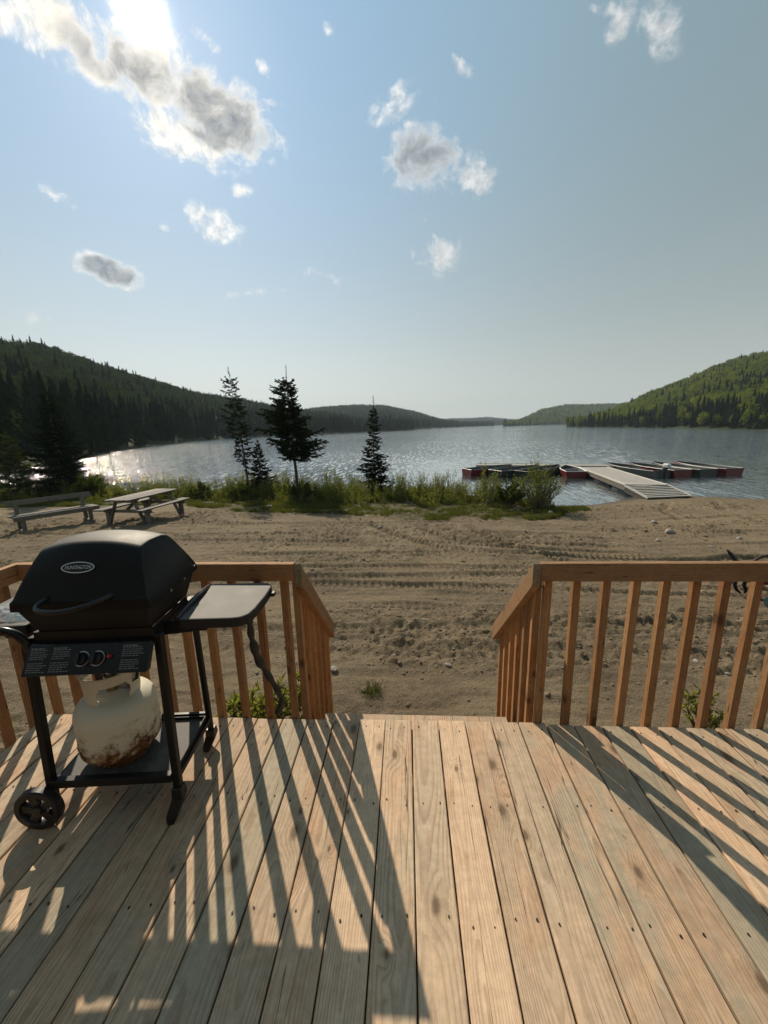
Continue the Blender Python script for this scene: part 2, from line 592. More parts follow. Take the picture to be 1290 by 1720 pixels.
def tank_mat():
    mt, T, out = mat_new('rusty_cream_paint')
    tc = T.new('ShaderNodeTexCoord')
    P = tc.outputs['Object']
    sp = T.new('ShaderNodeSeparateXYZ')
    T.l.new(P, sp.inputs[0])
    z = sp.outputs[2]
    n = T.noise(P, 14, 8, 0.68, 0.4)
    n2 = T.noise(P, 48, 6, 0.65)
    n3 = T.noise(P, 5, 4, 0.6)
    low = T.lin(z, 0.03, 0.25, 1.0, 0.0)
    rust = T.math('ADD', T.math('ADD', T.math('MULTIPLY', n, 0.9), T.math('MULTIPLY', n2, 0.45)), T.math('MULTIPLY', low, 0.50))
    rmask = T.step(rust, 0.93, 1.10)
    chip = T.noise(T.scale(P, (1, 1, 2.6)), 30, 5, 0.7, 0.8)
    cmask = T.step(T.math('ADD', chip, T.math('MULTIPLY', low, 0.08)), 0.66, 0.72)
    cream = T.mix(T.step(n3, 0.35, 0.7), (0.70, 0.66, 0.52), (0.60, 0.58, 0.46))
    stain = T.step(rust, 0.74, 1.05)
    col = T.mix(T.math('MULTIPLY', stain, 0.6), cream, (0.42, 0.27, 0.12))
    rc = T.mix(T.step(n2, 0.4, 0.65), (0.20, 0.085, 0.025), (0.07, 0.03, 0.014))
    col = T.mix(rmask, col, rc)
    col = T.mix(T.math('MULTIPLY', cmask, 0.85), col, (0.06, 0.035, 0.02))
    nrm = T.bump(T.math('SUBTRACT', n2, T.math('MULTIPLY', rmask, 0.6)), 0.35, 0.0015)
    principled(T, out, col, T.lin(rmask, 0, 1, 0.42, 0.85), spec=0.4, normal=nrm)
    return mt


M['tank'] = tank_mat()


def ground_mat():
    mt, T, out = mat_new('sandy_ground')
    g = T.new('ShaderNodeNewGeometry')
    P = g.outputs['Position']
    at = T.new('ShaderNodeAttribute', attribute_name='grass')
    wt = T.new('ShaderNodeAttribute', attribute_name='wet')
    n = T.noise(P, 0.6, 5, 0.6)
    n2 = T.noise(P, 7, 6, 0.65)
    n3 = T.noise(P, 55, 5, 0.7)
    n4 = T.noise(P, 240, 3, 0.6)
    col = T.mix(T.step(n, 0.35, 0.68), (0.285, 0.222, 0.140), (0.200, 0.153, 0.098))
    col = T.mix(T.step(n2, 0.45, 0.75, 0, 0.6), col, (0.30, 0.232, 0.152))
    col = T.mix(T.step(n3, 0.50, 0.70, 0, 0.7), col, (0.105, 0.078, 0.050))
    n5 = T.noise(P, 20, 5, 0.7)
    col = T.mix(T.step(n5, 0.54, 0.70, 0, 0.5), col, (0.115, 0.085, 0.056))
    col = T.mix(1.0, col, T.lin(n4, 0.25, 0.75, 0.72, 1.25), 'MULTIPLY')
    gn = T.noise(P, 3.0, 6, 0.7)
    gf = T.math('MULTIPLY', at.outputs['Fac'], T.step(gn, 0.30, 0.55))
    gcol = T.mix(T.step(n3, 0.35, 0.7), (0.055, 0.062, 0.022), (0.125, 0.105, 0.05))
    col = T.mix(gf, col, gcol)
    col = T.mix(T.math('MULTIPLY', wt.outputs['Fac'], 0.75), col, (0.07, 0.055, 0.038))
    h = T.math('ADD', T.math('MULTIPLY', n3, 0.6), T.math('MULTIPLY', n4, 0.4))
    nrm = T.bump(n5, 0.9, 0.07)
    nrm = T.bump(n3, 0.9, 0.035, nrm)
    nrm = T.bump(n4, 0.6, 0.008, nrm)
    principled(T, out, col, T.lin(wt.outputs['Fac'], 0, 1, 0.95, 0.5), spec=0.2, normal=nrm)
    return mt


M['ground'] = ground_mat()


def water_mat():
    mt, T, out = mat_new('lake_water')
    g = T.new('ShaderNodeNewGeometry')
    P = g.outputs['Position']
    w1 = T.noise(T.scale(P, (0.55, 0.8, 1)), 2.6, 3, 0.55, 0.3)
    w2 = T.noise(T.scale(P, (0.6, 1.0, 1)), 9.0, 3, 0.55, 0.3)
    big = T.noise(T.scale(P, (0.012, 0.04, 1)), 1.0, 4, 0.55)
    amp = T.step(big, 0.32, 0.66, 0.5, 1.0)
    gust = T.noise(T.scale(P, (5.0, 0.75, 1)), 1.0, 3, 0.6)
    amp = T.math('MULTIPLY', amp, T.step(gust, 0.40, 0.66, 0.10, 3.3))
    # sheltered water behind the dock is calmer
    sp = T.new('ShaderNodeSeparateXYZ')
    T.l.new(P, sp.inputs[0])
    calm = T.math('MULTIPLY', T.step(sp.outputs[1], 24.0, 48.0, 1.0, 0.0), T.step(sp.outputs[0], -6.0, 2.0))
    amp = T.math('MULTIPLY', amp, T.math('MULTIPLY_ADD', calm, -0.86, 1.0))
    h = T.math('ADD', T.math('MULTIPLY', w1, 0.034), T.math('MULTIPLY', w2, 0.016))
    h = T.math('MULTIPLY', h, amp)
    nrm = T.bump(h, 1.0, 1.0)
    principled(T, out, (0.036, 0.052, 0.058), 0.09, spec=0.5, normal=nrm, IOR=1.333, Coat_Weight=1.0, Coat_Roughness=0.06, Coat_Normal=nrm)
    return mt


M['water'] = water_mat()


def leaf_mat(name, c1, c2, trans=0.4, rough=0.6):
    mt, T, out = mat_new(name)
    oi = T.new('ShaderNodeObjectInfo')
    g = T.new('ShaderNodeNewGeometry')
    ri = T.noise(g.outputs['Position'], 9.0, 2, 0.5)
    f = T.math('ADD', T.math('MULTIPLY', oi.outputs['Random'], 0.6), T.math('MULTIPLY', T.math('SUBTRACT', g.outputs['Random Per Island'], 0.3), 0.6))
    col = T.mix(T.math('MINIMUM', T.math('MAXIMUM', f, 0.0), 1.0), c1, c2)
    col = T.mix(1.0, col, T.lin(ri, 0.3, 0.7, 0.75, 1.2), 'MULTIPLY')
    d = T.new('ShaderNodeBsdfDiffuse')
    T.put(d.inputs[0], col)
    t = T.new('ShaderNodeBsdfTranslucent')
    T.put(t.inputs[0], T.mix(1.0, col, (1.5, 1.5, 0.7, 1), 'MULTIPLY'))
    mx = T.new('ShaderNodeMixShader')
    mx.inputs[0].default_value = trans
    T.l.new(d.outputs[0], mx.inputs[1])
    T.l.new(t.outputs[0], mx.inputs[2])
    T.l.new(mx.outputs[0], out.inputs['Surface'])
    return mt


M['spruce'] = leaf_mat('spruce_needles', (0.012, 0.021, 0.009), (0.022, 0.033, 0.012), 0.12)
M['spruce_light'] = leaf_mat('young_spruce_needles', (0.045, 0.062, 0.022), (0.075, 0.09, 0.035), 0.25)
M['weed'] = leaf_mat('weed_leaves', (0.115, 0.14, 0.034), (0.23, 0.225, 0.085), 0.55)
M['willow'] = leaf_mat('willow_leaves', (0.105, 0.125, 0.05), (0.19, 0.195, 0.09), 0.5)
M['shrub_dark'] = leaf_mat('dark_shrub_leaves', (0.045, 0.066, 0.018), (0.08, 0.10, 0.032), 0.4)
M['grass'] = leaf_mat('grass_blades', (0.06, 0.08, 0.02), (0.13, 0.125, 0.045), 0.4)
M['dry'] = leaf_mat('dry_stalks', (0.16, 0.12, 0.06), (0.25, 0.19, 0.10), 0.3)
M['far_conifer'] = leaf_mat('far_conifer', (0.012, 0.020, 0.010), (0.024, 0.036, 0.015), 0.08)
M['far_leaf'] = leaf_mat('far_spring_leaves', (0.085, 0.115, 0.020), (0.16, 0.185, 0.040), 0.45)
M['far_leaf_shade'] = leaf_mat('far_shaded_leaves', (0.032, 0.050, 0.018), (0.064, 0.086, 0.028), 0.15)  # darker copy of the far leaves; the left hill's shade put into their colour
M['bark'] = plain('bark', (0.075, 0.06, 0.048), 0.9, 0, 0.2, 0.4, 20, 0.5, 60)
M['twig'] = plain('grey_twigs', (0.11, 0.095, 0.075), 0.9, 0, 0.2, 0.3, 20)
M['far_ground'] = plain('forest_floor', (0.03, 0.04, 0.016), 0.95, 0, 0.1, 0.3, 0.2)
M['clod'] = plain('soil_clod', (0.17, 0.125, 0.08), 0.95, 0, 0.1, 0.3, 14, 0.4, 60)
M['stone'] = plain('pale_stone', (0.27, 0.245, 0.21), 0.85, 0, 0.3, 0.25, 18, 0.4, 60)
M['boat_red'] = plain('dark_red_hull', (0.14, 0.013, 0.016), 0.4, 0, 0.5, 0.2, 4)
M['boat_dark'] = plain('dark_hull', (0.03, 0.033, 0.036), 0.42, 0, 0.5, 0.2, 4)
M['alu'] = plain('weathered_aluminium', (0.13, 0.135, 0.135), 0.5, 0.4, 0.5, 0.15, 5)
M['boat_in'] = plain('boat_inside_grey', (0.075, 0.08, 0.08), 0.7, 0.0, 0.4, 0.2, 6)
M['white'] = plain('white_paint', (0.72, 0.72, 0.70), 0.5, 0, 0.4, 0.08, 6)
M['maroon'] = plain('maroon_paint', (0.12, 0.018, 0.02), 0.4, 0, 0.5, 0.25, 12)
M['teal'] = plain('dark_teal_plastic', (0.012, 0.04, 0.042), 0.4, 0, 0.5, 0.2, 12)

# ------------------------------------------------------------------ numpy noise
def vnoise(x, y, seed):
    xi = np.floor(x).astype(np.int64)
    yi = np.floor(y).astype(np.int64)
    xf = x - xi
    yf = y - yi
    u = xf * xf * xf * (xf * (xf * 6 - 15) + 10)
    v = yf * yf * yf * (yf * (yf * 6 - 15) + 10)

    def hsh(a, b):
        h = (a * 374761393 + b * 668265263 + seed * 1442695041) & 0xFFFFFFFF
        h = ((h ^ (h >> 13)) * 1274126177) & 0xFFFFFFFF
        return ((h ^ (h >> 16)) & 0xFFFF) / 65535.0
    return (hsh(xi, yi) * (1 - u) + hsh(xi + 1, yi) * u) * (1 - v) + (hsh(xi, yi + 1) * (1 - u) + hsh(xi + 1, yi + 1) * u) * v


def fbm(x, y, seed, octs=4, gain=0.5):
    s = np.zeros_like(x)
    a, t = 1.0, 0.0
    for o in range(octs):
        s += a * vnoise(x * 2 ** o, y * 2 ** o, seed + o * 17)
        t += a
        a *= gain
    return s / t


# ------------------------------------------------------------------ ground
WATER_Z = -1.30
SHORE = [(-400, 60), (-60, 22), (-30, 18.8), (-21, 18.5), (-10, 18.4), (-5, 18.2), (0, 17.6), (3, 16.2), (4.4, 14.5), (5.2, 13.95), (5.9, 13.9), (6.8, 14.3),
         (8.5, 15.2), (9.5, 15.5), (11, 15.7), (12.5, 15.15), (13.2, 14.95), (16, 15.6), (25, 17.5), (60, 34), (400, 90)]
_sx = np.array([p[0] for p in SHORE], float)
_sy = np.array([p[1] for p in SHORE], float)


def base_height(x, y):
    t = np.interp(x, _sx, _sy) - y
    z = np.where(t > 0, WATER_Z + 0.5 * np.clip(t / 13.0, 0, 1) ** 0.9, WATER_Z + t * 0.16)
    z = np.maximum(z, -2.4)
    return np.where(y < 2.0, np.maximum(z, -0.8), z)


def gz(x, y):
    return float(base_height(np.array([float(x)]), np.array([float(y)]))[0])


# wheel tracks as curves on the ground: points, width, depth
TRACKS = []
for (y0, sl_, cv, w, d) in [(3.9, -0.02, 0.004, 0.26, 0.035), (5.0, -0.03, 0.003, 0.24, 0.045), (5.75, -0.035, 0.002, 0.24, 0.04), (6.7, 0.01, -0.003, 0.26, 0.035),
                            (7.6, 0.03, -0.006, 0.25, 0.045), (8.4, -0.02, 0.004, 0.25, 0.03), (9.3, 0.02, 0.002, 0.3, 0.03), (6.2, 0.07, -0.004, 0.24, 0.035), (10.6, 0.05, 0.004, 0.3, 0.03), (4.4, 0.06, 0.0, 0.22, 0.03)]:
    xs = np.linspace(-13, 15, 90)
    TRACKS.append((np.stack([xs, y0 + sl_ * xs + cv * xs * xs], 1), w, d))


def curve(pts, n=60):
    pts = np.array(pts, float)
    t = np.linspace(0, len(pts) - 1, n)
    out = np.stack([np.interp(t, range(len(pts)), pts[:, i]) for i in (0, 1)], 1)
    for _ in range(4):
        out[1:-1] = (out[:-2] + out[1:-1] * 2 + out[2:]) / 4
    return out


TRACKS.append((curve([(-0.9, 10.2), (-0.2, 9.0), (0.6, 8.1), (1.8, 7.6), (4.0, 7.4), (8, 7.6)]), 0.26, 0.065))
TRACKS.append((curve([(0.3, 10.0), (0.9, 8.9), (1.5, 8.2), (2.6, 7.9), (5, 7.8)]), 0.26, 0.055))
TRACKS.append((curve([(1.6, 10.2), (1.9, 9.0), (2.3, 8.0), (3.0, 7.0), (4.6, 6.3), (8, 6.0)]), 0.26, 0.06))
TRACKS.append((curve([(9.5, 14.6), (8.0, 12.5), (7.5, 10.5), (8.5, 8.5), (11, 7.0)]), 0.28, 0.04))
TRACKS.append((curve([(11.0, 14.6), (9.8, 12.5), (9.3, 10.5), (10.3, 8.8), (13, 7.5)]), 0.28, 0.04))


def ground_detail(x, y):
    shp = x.shape
    z = np.zeros(shp)
    z += 0.05 * (fbm(x * 0.45, y * 0.7, 3, 3) - 0.5)
    z += 0.055 * (fbm(x * 0.9, y * 3.4, 11, 4) - 0.5)
    z += 0.030 * (fbm(x * 1.6, y * 11.0, 13, 2) - 0.5)
    rough_amt = 0.30 + 1.3 * np.clip((fbm(x * 0.3, y * 0.9, 41, 3) - 0.42) * 4, 0, 1)
    z += rough_amt * 0.050 * (fbm(x * 8.0, y * 12.0, 23, 3, 0.7) - 0.5)
    cl = fbm(x * 13.0, y * 15.0, 31, 2, 0.6)
    z += rough_amt * 0.022 * np.clip(cl - 0.56, 0, 1) * 4
    for k, (pts, w, d) in enumerate(TRACKS):
        lo = pts.min(0) - 0.6
        hi = pts.max(0) + 0.6
        sel = (x > lo[0]) & (x < hi[0]) & (y > lo[1]) & (y < hi[1])
        if not sel.any():
            continue
        px, py = x[sel], y[sel]
        best = np.full(px.shape, 9.0)
        along = np.zeros(px.shape)
        side = np.zeros(px.shape)
        acc = 0.0
        for a, b in zip(pts[:-1], pts[1:]):
            e = b - a
            L = math.hypot(*e)
            tx, ty = e / L
            near = (px > min(a[0], b[0]) - 0.6) & (px < max(a[0], b[0]) + 0.6)
            if near.any():
                dx, dy = px[near] - a[0], py[near] - a[1]
                s = np.clip(dx * tx + dy * ty, 0, L)
                ddx, ddy = dx - s * tx, dy - s * ty
                dist = np.hypot(ddx, ddy)
                better = dist < best[near]
                idx = np.where(near)[0][better]
                best[idx] = dist[better]
                along[idx] = acc + s[better]
                side[idx] = np.sign(ddx * -ty + ddy * tx)[better] * dist[better]
            acc += L
        keep = np.clip((fbm(px * 0.5, py * 0.9, 60 + k, 2) - 0.28) * 4, 0, 1)
        wob = best + 0.05 * (fbm(px * 4, py * 4, 70 + k, 2) - 0.5)
        rut = -np.clip(1 - (wob / (w * 0.55)) ** 4, 0, 1)
        berm = np.exp(-((wob - w * 0.72) / 0.07) ** 2)
        lug = np.sin(2 * np.pi * (along / 0.115 + np.abs(side) * 3.0))
        lug = np.clip(lug * 2, -1, 1) * 0.5 * np.clip(1 - (wob / (w * 0.6)) ** 6, 0, 1)
        z[sel] += keep * d * 1.2 * (0.7 * rut + 0.40 * berm + 0.75 * lug)
    return z


def axis_coords(lo, hi, step, far, grow=1.18):
    c = list(np.arange(lo, hi + step / 2, step))
    s, v = step, hi
    while v < far:
        s = min(s * grow, 60)
        v += s
        c.append(v)
    s, v = step, lo
    pre = []
    while v > -far:
        s = min(s * grow, 60)
        v -= s
        pre.append(v)
    return np.array(pre[::-1] + c)


def build_ground():
    ys = []
    y = 1.6
    while y < 16.5:
        ys.append(y)
        y += 0.026 + max(0.0, (y - 3.0)) * 0.0042
    ys = np.array(ys)
    post, s, v = [], 0.12, ys[-1]
    while v < 700:
        s = min(s * 1.25, 60)
        v += s
        post.append(v)
    pre, s, v = [], 0.06, 1.6
    while v > -300:
        s = min(s * 1.4, 60)
        v -= s
        pre.append(v)
    Y = np.concatenate([np.array(pre[::-1]), ys, np.array(post)])
    X = axis_coords(-12.0, 14.0, 0.038, 700, 1.16)
    gx, gy = np.meshgrid(X, Y)
    z = base_height(gx, gy)
    fine = (gx > -14) & (gx < 16) & (gy > 1.5) & (gy < 18)
    t = np.interp(gx, _sx, _sy) - gy
    fade = np.clip(t / 0.9, 0.12, 1)
    det = np.zeros_like(z)
    det[fine] = ground_detail(gx[fine], gy[fine])
    edge = np.clip(np.minimum(np.minimum(gx + 14, 16 - gx), gy - 1.5) / 0.8, 0, 1)
    z = z + det * fade * edge
    # grass band by the shore and thin grass further in
    gl = np.interp(gx, [-30, -12, -8.6, -5.2, -2.3, 0.3, 2.7, 4.4, 5.4, 6.2], [13.0, 13.6, 13.8, 12.2, 11.8, 10.9, 10.7, 11.6, 12.6, 20])
    nz = fbm(gx * 0.9, gy * 0.9, 5, 3)
    grass = np.clip((gy - gl + (nz - 0.5) * 1.8) / 0.9, 0, 1) * (gx < 6.2) * (t > -0.2)
    wet = np.clip(1 - (t - 0.05) / 0.45, 0, 1)
    ny, nx = gx.shape
    me = bpy.data.meshes.new('ground')
    co = np.stack([gx, gy, z], -1).reshape(-1, 3)
    idx = np.arange(ny * nx).reshape(ny, nx)
    q = np.stack([idx[:-1, :-1], idx[:-1, 1:], idx[1:, 1:], idx[1:, :-1]], -1).reshape(-1, 4)
    me.vertices.add(len(co))
    me.vertices.foreach_set('co', co.astype(np.float32).ravel())
    me.loops.add(q.size)
    me.loops.foreach_set('vertex_index', q.ravel().astype(np.int32))
    me.polygons.add(len(q))
    me.polygons.foreach_set('loop_start', (np.arange(len(q)) * 4).astype(np.int32))
    me.polygons.foreach_set('loop_total', np.full(len(q), 4, np.int32))
    me.polygons.foreach_set('use_smooth', np.ones(len(q), bool))
    me.update()
    for nm, arr in (('grass', grass), ('wet', wet)):
        at = me.attributes.new(nm, 'FLOAT', 'POINT')
        at.data.foreach_set('value', arr.ravel().astype(np.float32))
    me.materials.append(M['ground'])
    o = bpy.data.objects.new('ground', me)
    COL.objects.link(o)
    tag(o, kind='structure')
    return gx, gy, z


_G = build_ground()
_gX, _gY, _gZ = _G[0][0], _G[1][:, 0], _G[2]


def gz2(x, y):
    """height of the built ground"""
    i = int(np.clip(np.searchsorted(_gX, x) - 1, 0, len(_gX) - 2))
    j = int(np.clip(np.searchsorted(_gY, y) - 1, 0, len(_gY) - 2))
    u = (x - _gX[i]) / (_gX[i + 1] - _gX[i])
    v = (y - _gY[j]) / (_gY[j + 1] - _gY[j])
    z = _gZ
    return float((z[j, i] * (1 - u) + z[j, i + 1] * u) * (1 - v) + (z[j + 1, i] * (1 - u) + z[j + 1, i + 1] * u) * v)


# ------------------------------------------------------------------ water
mb = MB()
mb.add([(-1500, 5, WATER_Z), (1500, 5, WATER_Z), (1500, 2600, WATER_Z), (-1500, 2600, WATER_Z)], [(0, 1, 2, 3)])
tag(mb.obj('lake_water', M['water']), kind='structure')


# ------------------------------------------------------------------ hills and forest
def pol(az, d, z=None):
    a = R(az)
    return (d * math.sin(a), d * math.cos(a), z)


class Hill:
    def __init__(self, name, crest, shore, crest_d, tree_h, depth=160):
        self.name, self.crest, self.shore, self.crest_d, self.th, self.depth = name, crest, shore, crest_d, tree_h, depth
        self.a0 = max(crest[0][0], shore[0][0])
        self.a1 = min(crest[-1][0], shore[-1][0])

    def at(self, az, s):
        """s: 0 shore .. 1 crest .. 1.6 far side"""
        el = np.interp(az, [c[0] for c in self.crest], [c[1] for c in self.crest])
        ds = np.interp(az, [c[0] for c in self.shore], [c[1] for c in self.shore])
        dc = np.interp(az, [c[0] for c in self.crest_d], [c[1] for c in self.crest_d])
        dc = np.maximum(dc, ds + 15)
        zc = np.maximum(CAMZ + dc * np.tan(np.radians(el)) - self.th, WATER_Z + 0.4)
        d = ds + s * (dc - ds)
        ss = np.clip(s, 0, 1)
        prof = ss * 0.35 + 0.65 * (ss * ss * (3 - 2 * ss)) ** 0.9
        z = WATER_Z + 0.25 * np.clip(s * 30, 0, 1) + (zc - WATER_Z - 0.25) * prof
        z = np.where(s > 1, zc - (s - 1) * (dc - ds) * 0.35, z)
        a = np.radians(az)
        x, y = d * np.sin(a), d * np.cos(a)
        lump = (fbm(x / 45.0, y / 45.0, 91, 3) - 0.5) * np.clip(zc * 0.16, 0, 9) * np.clip(s * 4, 0, 1) * np.clip((1.3 - s) * 3, 0, 1) * (s < 0.93)
        z = z + lump
        z = np.where(s < 0, WATER_Z - 1.2, z)
        return x, y, z

    def build(self):
        na, ns = 90, 34
        az = np.linspace(self.a0, self.a1, na)
        s = np.concatenate([[-0.03], np.linspace(0, 1.45, ns - 1)])
        A, S = np.meshgrid(az, s)
        x, y, z = self.at(A, S)
        vs = np.stack([x, y, z], -1).reshape(-1, 3)
        idx = np.arange(na * ns).reshape(ns, na)
        q = np.stack([idx[:-1, :-1], idx[:-1, 1:], idx[1:, 1:], idx[1:, :-1]], -1).reshape(-1, 4)
        me = bpy.data.meshes.new('hill')
        me.from_pydata(vs.tolist(), [], q.tolist())
        for p in me.polygons:
            p.use_smooth = True
        me.materials.append(M['far_ground'])
        o = bpy.data.objects.new('hill', me)
        COL.objects.link(o)
        tag(o, kind='structure')


H1 = Hill('left', [(-75, 9.2), (-51.36, 9.12), (-45.52, 8.98), (-42.79, 8.93), (-39.91, 8.31), (-35.65, 7.34), (-32.15, 6.37), (-27.69, 5.08), (-22.75, 4.3), (-18.27, 3.39), (-13.53, 2.71), (-10.26, 2.34), (-6.95, 1.55), (-2.76, 0.7), (1, 0.1)],
          [(-75, 24), (-60, 30), (-53.95, 36), (-47.71, 45), (-43, 54), (-39.94, 60), (-36.96, 78), (-30.5, 109), (-24.77, 150), (-19.4, 176), (-10.41, 217), (-2.78, 275), (1, 300)],
          [(-75, 230), (-40, 300), (-25, 360), (-10, 420), (1, 460)], 8)
H2 = Hill('mid', [(-18, 2.3), (-16.77, 2.44), (-11.88, 2.93), (-6.89, 3.25), (-2.71, 2.93), (1.47, 2.02), (4.8, 0.96), (6.46, 0.67), (9.72, 0.27), (12, -0.1)],
          [(-18, 420), (-7, 330), (-2.78, 290), (2, 380), (4.8, 470), (8, 620), (12, 760)],
          [(-18, 850), (0, 900), (12, 1000)], 8)
H3 = Hill('far', [(-3, 0.8), (1.47, 0.87), (4.8, 0.95), (8.9, 0.95), (11.29, 1.02), (14.42, 0.62), (17.44, 0.45), (20, 0.2)],
          [(-3, 1000), (20, 1000)], [(-3, 1800), (20, 1800)], 8)
H4 = Hill('right_mid', [(13.3, -0.1), (13.53, 0.0), (15.93, 0.88), (18.09, 1.91), (20.91, 2.39), (24.3, 2.32), (28.1, 2.21), (30.52, 1.82), (36, 1.2)],
          [(13.3, 560), (17, 640), (21.8, 700), (36, 800)], [(13.3, 640), (16, 900), (36, 1150)], 8)
H5 = Hill('right', [(21.3, -0.3), (21.46, -0.2), (21.89, 0.3), (24.37, 1.38), (26.27, 1.94), (28.05, 2.76), (30.31, 3.83), (32.97, 4.78), (35.42, 5.78), (37.74, 6.33), (39.45, 6.57), (45.64, 6.9), (58, 7.0), (75, 6)],
          [(21.3, 296), (21.46, 294), (24.54, 248), (30.79, 196), (35.74, 156), (40.49, 138), (46.9, 106), (60, 70), (75, 50)], [(21.3, 306), (24, 320), (30, 370), (40, 390), (75, 330)], 8)
for h in (H1, H2, H3, H4, H5):
    h.build()


def far_conifer(seed):
    r = random.Random(seed)
    mb = MB()
    H = 1.0
    nl = 11
    for i in range(nl):
        t = i / nl
        zb = 0.06 + 0.90 * t
        rad = (0.155 * (1 - t) ** 0.8 + 0.012) * r.uniform(0.8, 1.2)
        k = 8
        a0 = r.uniform(0, 6.28)
        top = (0, 0, zb + 0.14)
        ring = []
        for j in range(2 * k):
            a = a0 + math.pi * j / k
            rr = rad * (r.uniform(0.85, 1.2) if j % 2 == 0 else r.uniform(0.35, 0.55))
            ring.append((rr * math.cos(a), rr * math.sin(a), zb + (-0.02 if j % 2 == 0 else 0.025) * 1.2))
        mb.add([top] + ring, [(0, j + 1, (j + 1) % (2 * k) + 1) for j in range(2 * k)])
    mb.tube([(0, 0, 0), (0, 0, 0.95)], [0.014, 0.003], 5, False)
    return mb


def far_broadleaf(seed):
    r = random.Random(seed)
    mb = MB()
    blobs = [(Vector((r.uniform(-0.16, 0.16), r.uniform(-0.16, 0.16), r.uniform(0.42, 0.82))), r.uniform(0.12, 0.2)) for _ in range(8)]
    for c, br in blobs:
        for _ in range(34):
            d = Vector((r.gauss(0, 1), r.gauss(0, 1), r.gauss(0, 1))).normalized()
            p = c + d * br * r.uniform(0.55, 1.08)
            u = d.cross(Vector((r.gauss(0, 1), r.gauss(0, 1), r.gauss(0, 1)))).normalized()
            n2 = (d + Vector((r.gauss(0, .5), r.gauss(0, .5), r.gauss(0, .5)))).normalized()
            u = n2.cross(u).normalized()
            v = n2.cross(u)
            s = r.uniform(0.028, 0.055)
            mb.add([p + u * s, p + v * s * 0.8, p - u * s, p - v * s * 0.7], [(0, 1, 2, 3)])
    mb.tube([(0, 0, 0), (0.01, 0, 0.5)], [0.016, 0.008], 5, False)
    return mb


SRC = bpy.data.collections.new('plant_sources')


def source(name, mb, mat):
    o = bpy.data.objects.new(name, mb.mesh(name, mat) if isinstance(mb, MB) else mb)
    return o


def scatter(name, sources, pts, label=None, **kw):
    """one object that carries many small plants: pts = [(x, y, z, rot_z, tilt, scale, which)]"""
    me = bpy.data.meshes.new(name)
    me.from_pydata([p[:3] for p in pts], [], [])
    ar = me.attributes.new('rot', 'FLOAT_VECTOR', 'POINT')
    ar.data.foreach_set('vector', np.array([(p[4], 0, p[3]) for p in pts], np.float32).ravel())
    asc = me.attributes.new('size', 'FLOAT', 'POINT')
    asc.data.foreach_set('value', np.array([p[5] for p in pts], np.float32))
    ai = me.attributes.new('which', 'INT', 'POINT')
    ai.data.foreach_set('value', np.array([p[6] for p in pts], np.int32))
    o = bpy.data.objects.new(name, me)
    COL.objects.link(o)
    coll = bpy.data.collections.new(name + '_sources')
    for s in sources:
        coll.objects.link(s)
    ng = bpy.data.node_groups.new(name + '_scatter', 'GeometryNodeTree')
    ng.interface.new_socket('Geometry', in_out='INPUT', socket_type='NodeSocketGeometry')
    ng.interface.new_socket('Geometry', in_out='OUTPUT', socket_type='NodeSocketGeometry')
    gi = ng.nodes.new('NodeGroupInput')
    go = ng.nodes.new('NodeGroupOutput')
    iop = ng.nodes.new('GeometryNodeInstanceOnPoints')
    ci = ng.nodes.new('GeometryNodeCollectionInfo')
    ci.inputs['Collection'].default_value = coll
    ci.inputs['Separate Children'].default_value = True
    ci.inputs['Reset Children'].default_value = True

    def na(nm, typ):
        nd = ng.nodes.new('GeometryNodeInputNamedAttribute')
        nd.data_type = typ
        nd.inputs['Name'].default_value = nm
        return [s for s in nd.outputs if s.enabled and s.name == 'Attribute'][0]
    ng.links.new(gi.outputs[0], iop.inputs['Points'])
    ng.links.new(ci.outputs[0], iop.inputs['Instance'])
    iop.inputs['Pick Instance'].default_value = True
    ng.links.new(na('which', 'INT'), iop.inputs['Instance Index'])
    ng.links.new(na('rot', 'FLOAT_VECTOR'), iop.inputs['Rotation'])
    ng.links.new(na('size', 'FLOAT'), iop.inputs['Scale'])
    ng.links.new(iop.outputs[0], go.inputs[0])
    md = o.modifiers.new('scatter', 'NODES')
    md.node_group = ng
    o['kind'] = 'stuff'
    if label:
        o['label'] = label
    return o


CON = [source('a_conifer_%d' % i, far_conifer(100 + i), M['far_conifer']) for i in range(3)]
LEAF = [source('b_broadleaf_%d' % i, far_broadleaf(200 + i), M['far_leaf']) for i in range(4)]


LEAF_SHADE = [source('b_dark_broadleaf_%d' % i, far_broadleaf(200 + i), M['far_leaf_shade']) for i in range(4)]


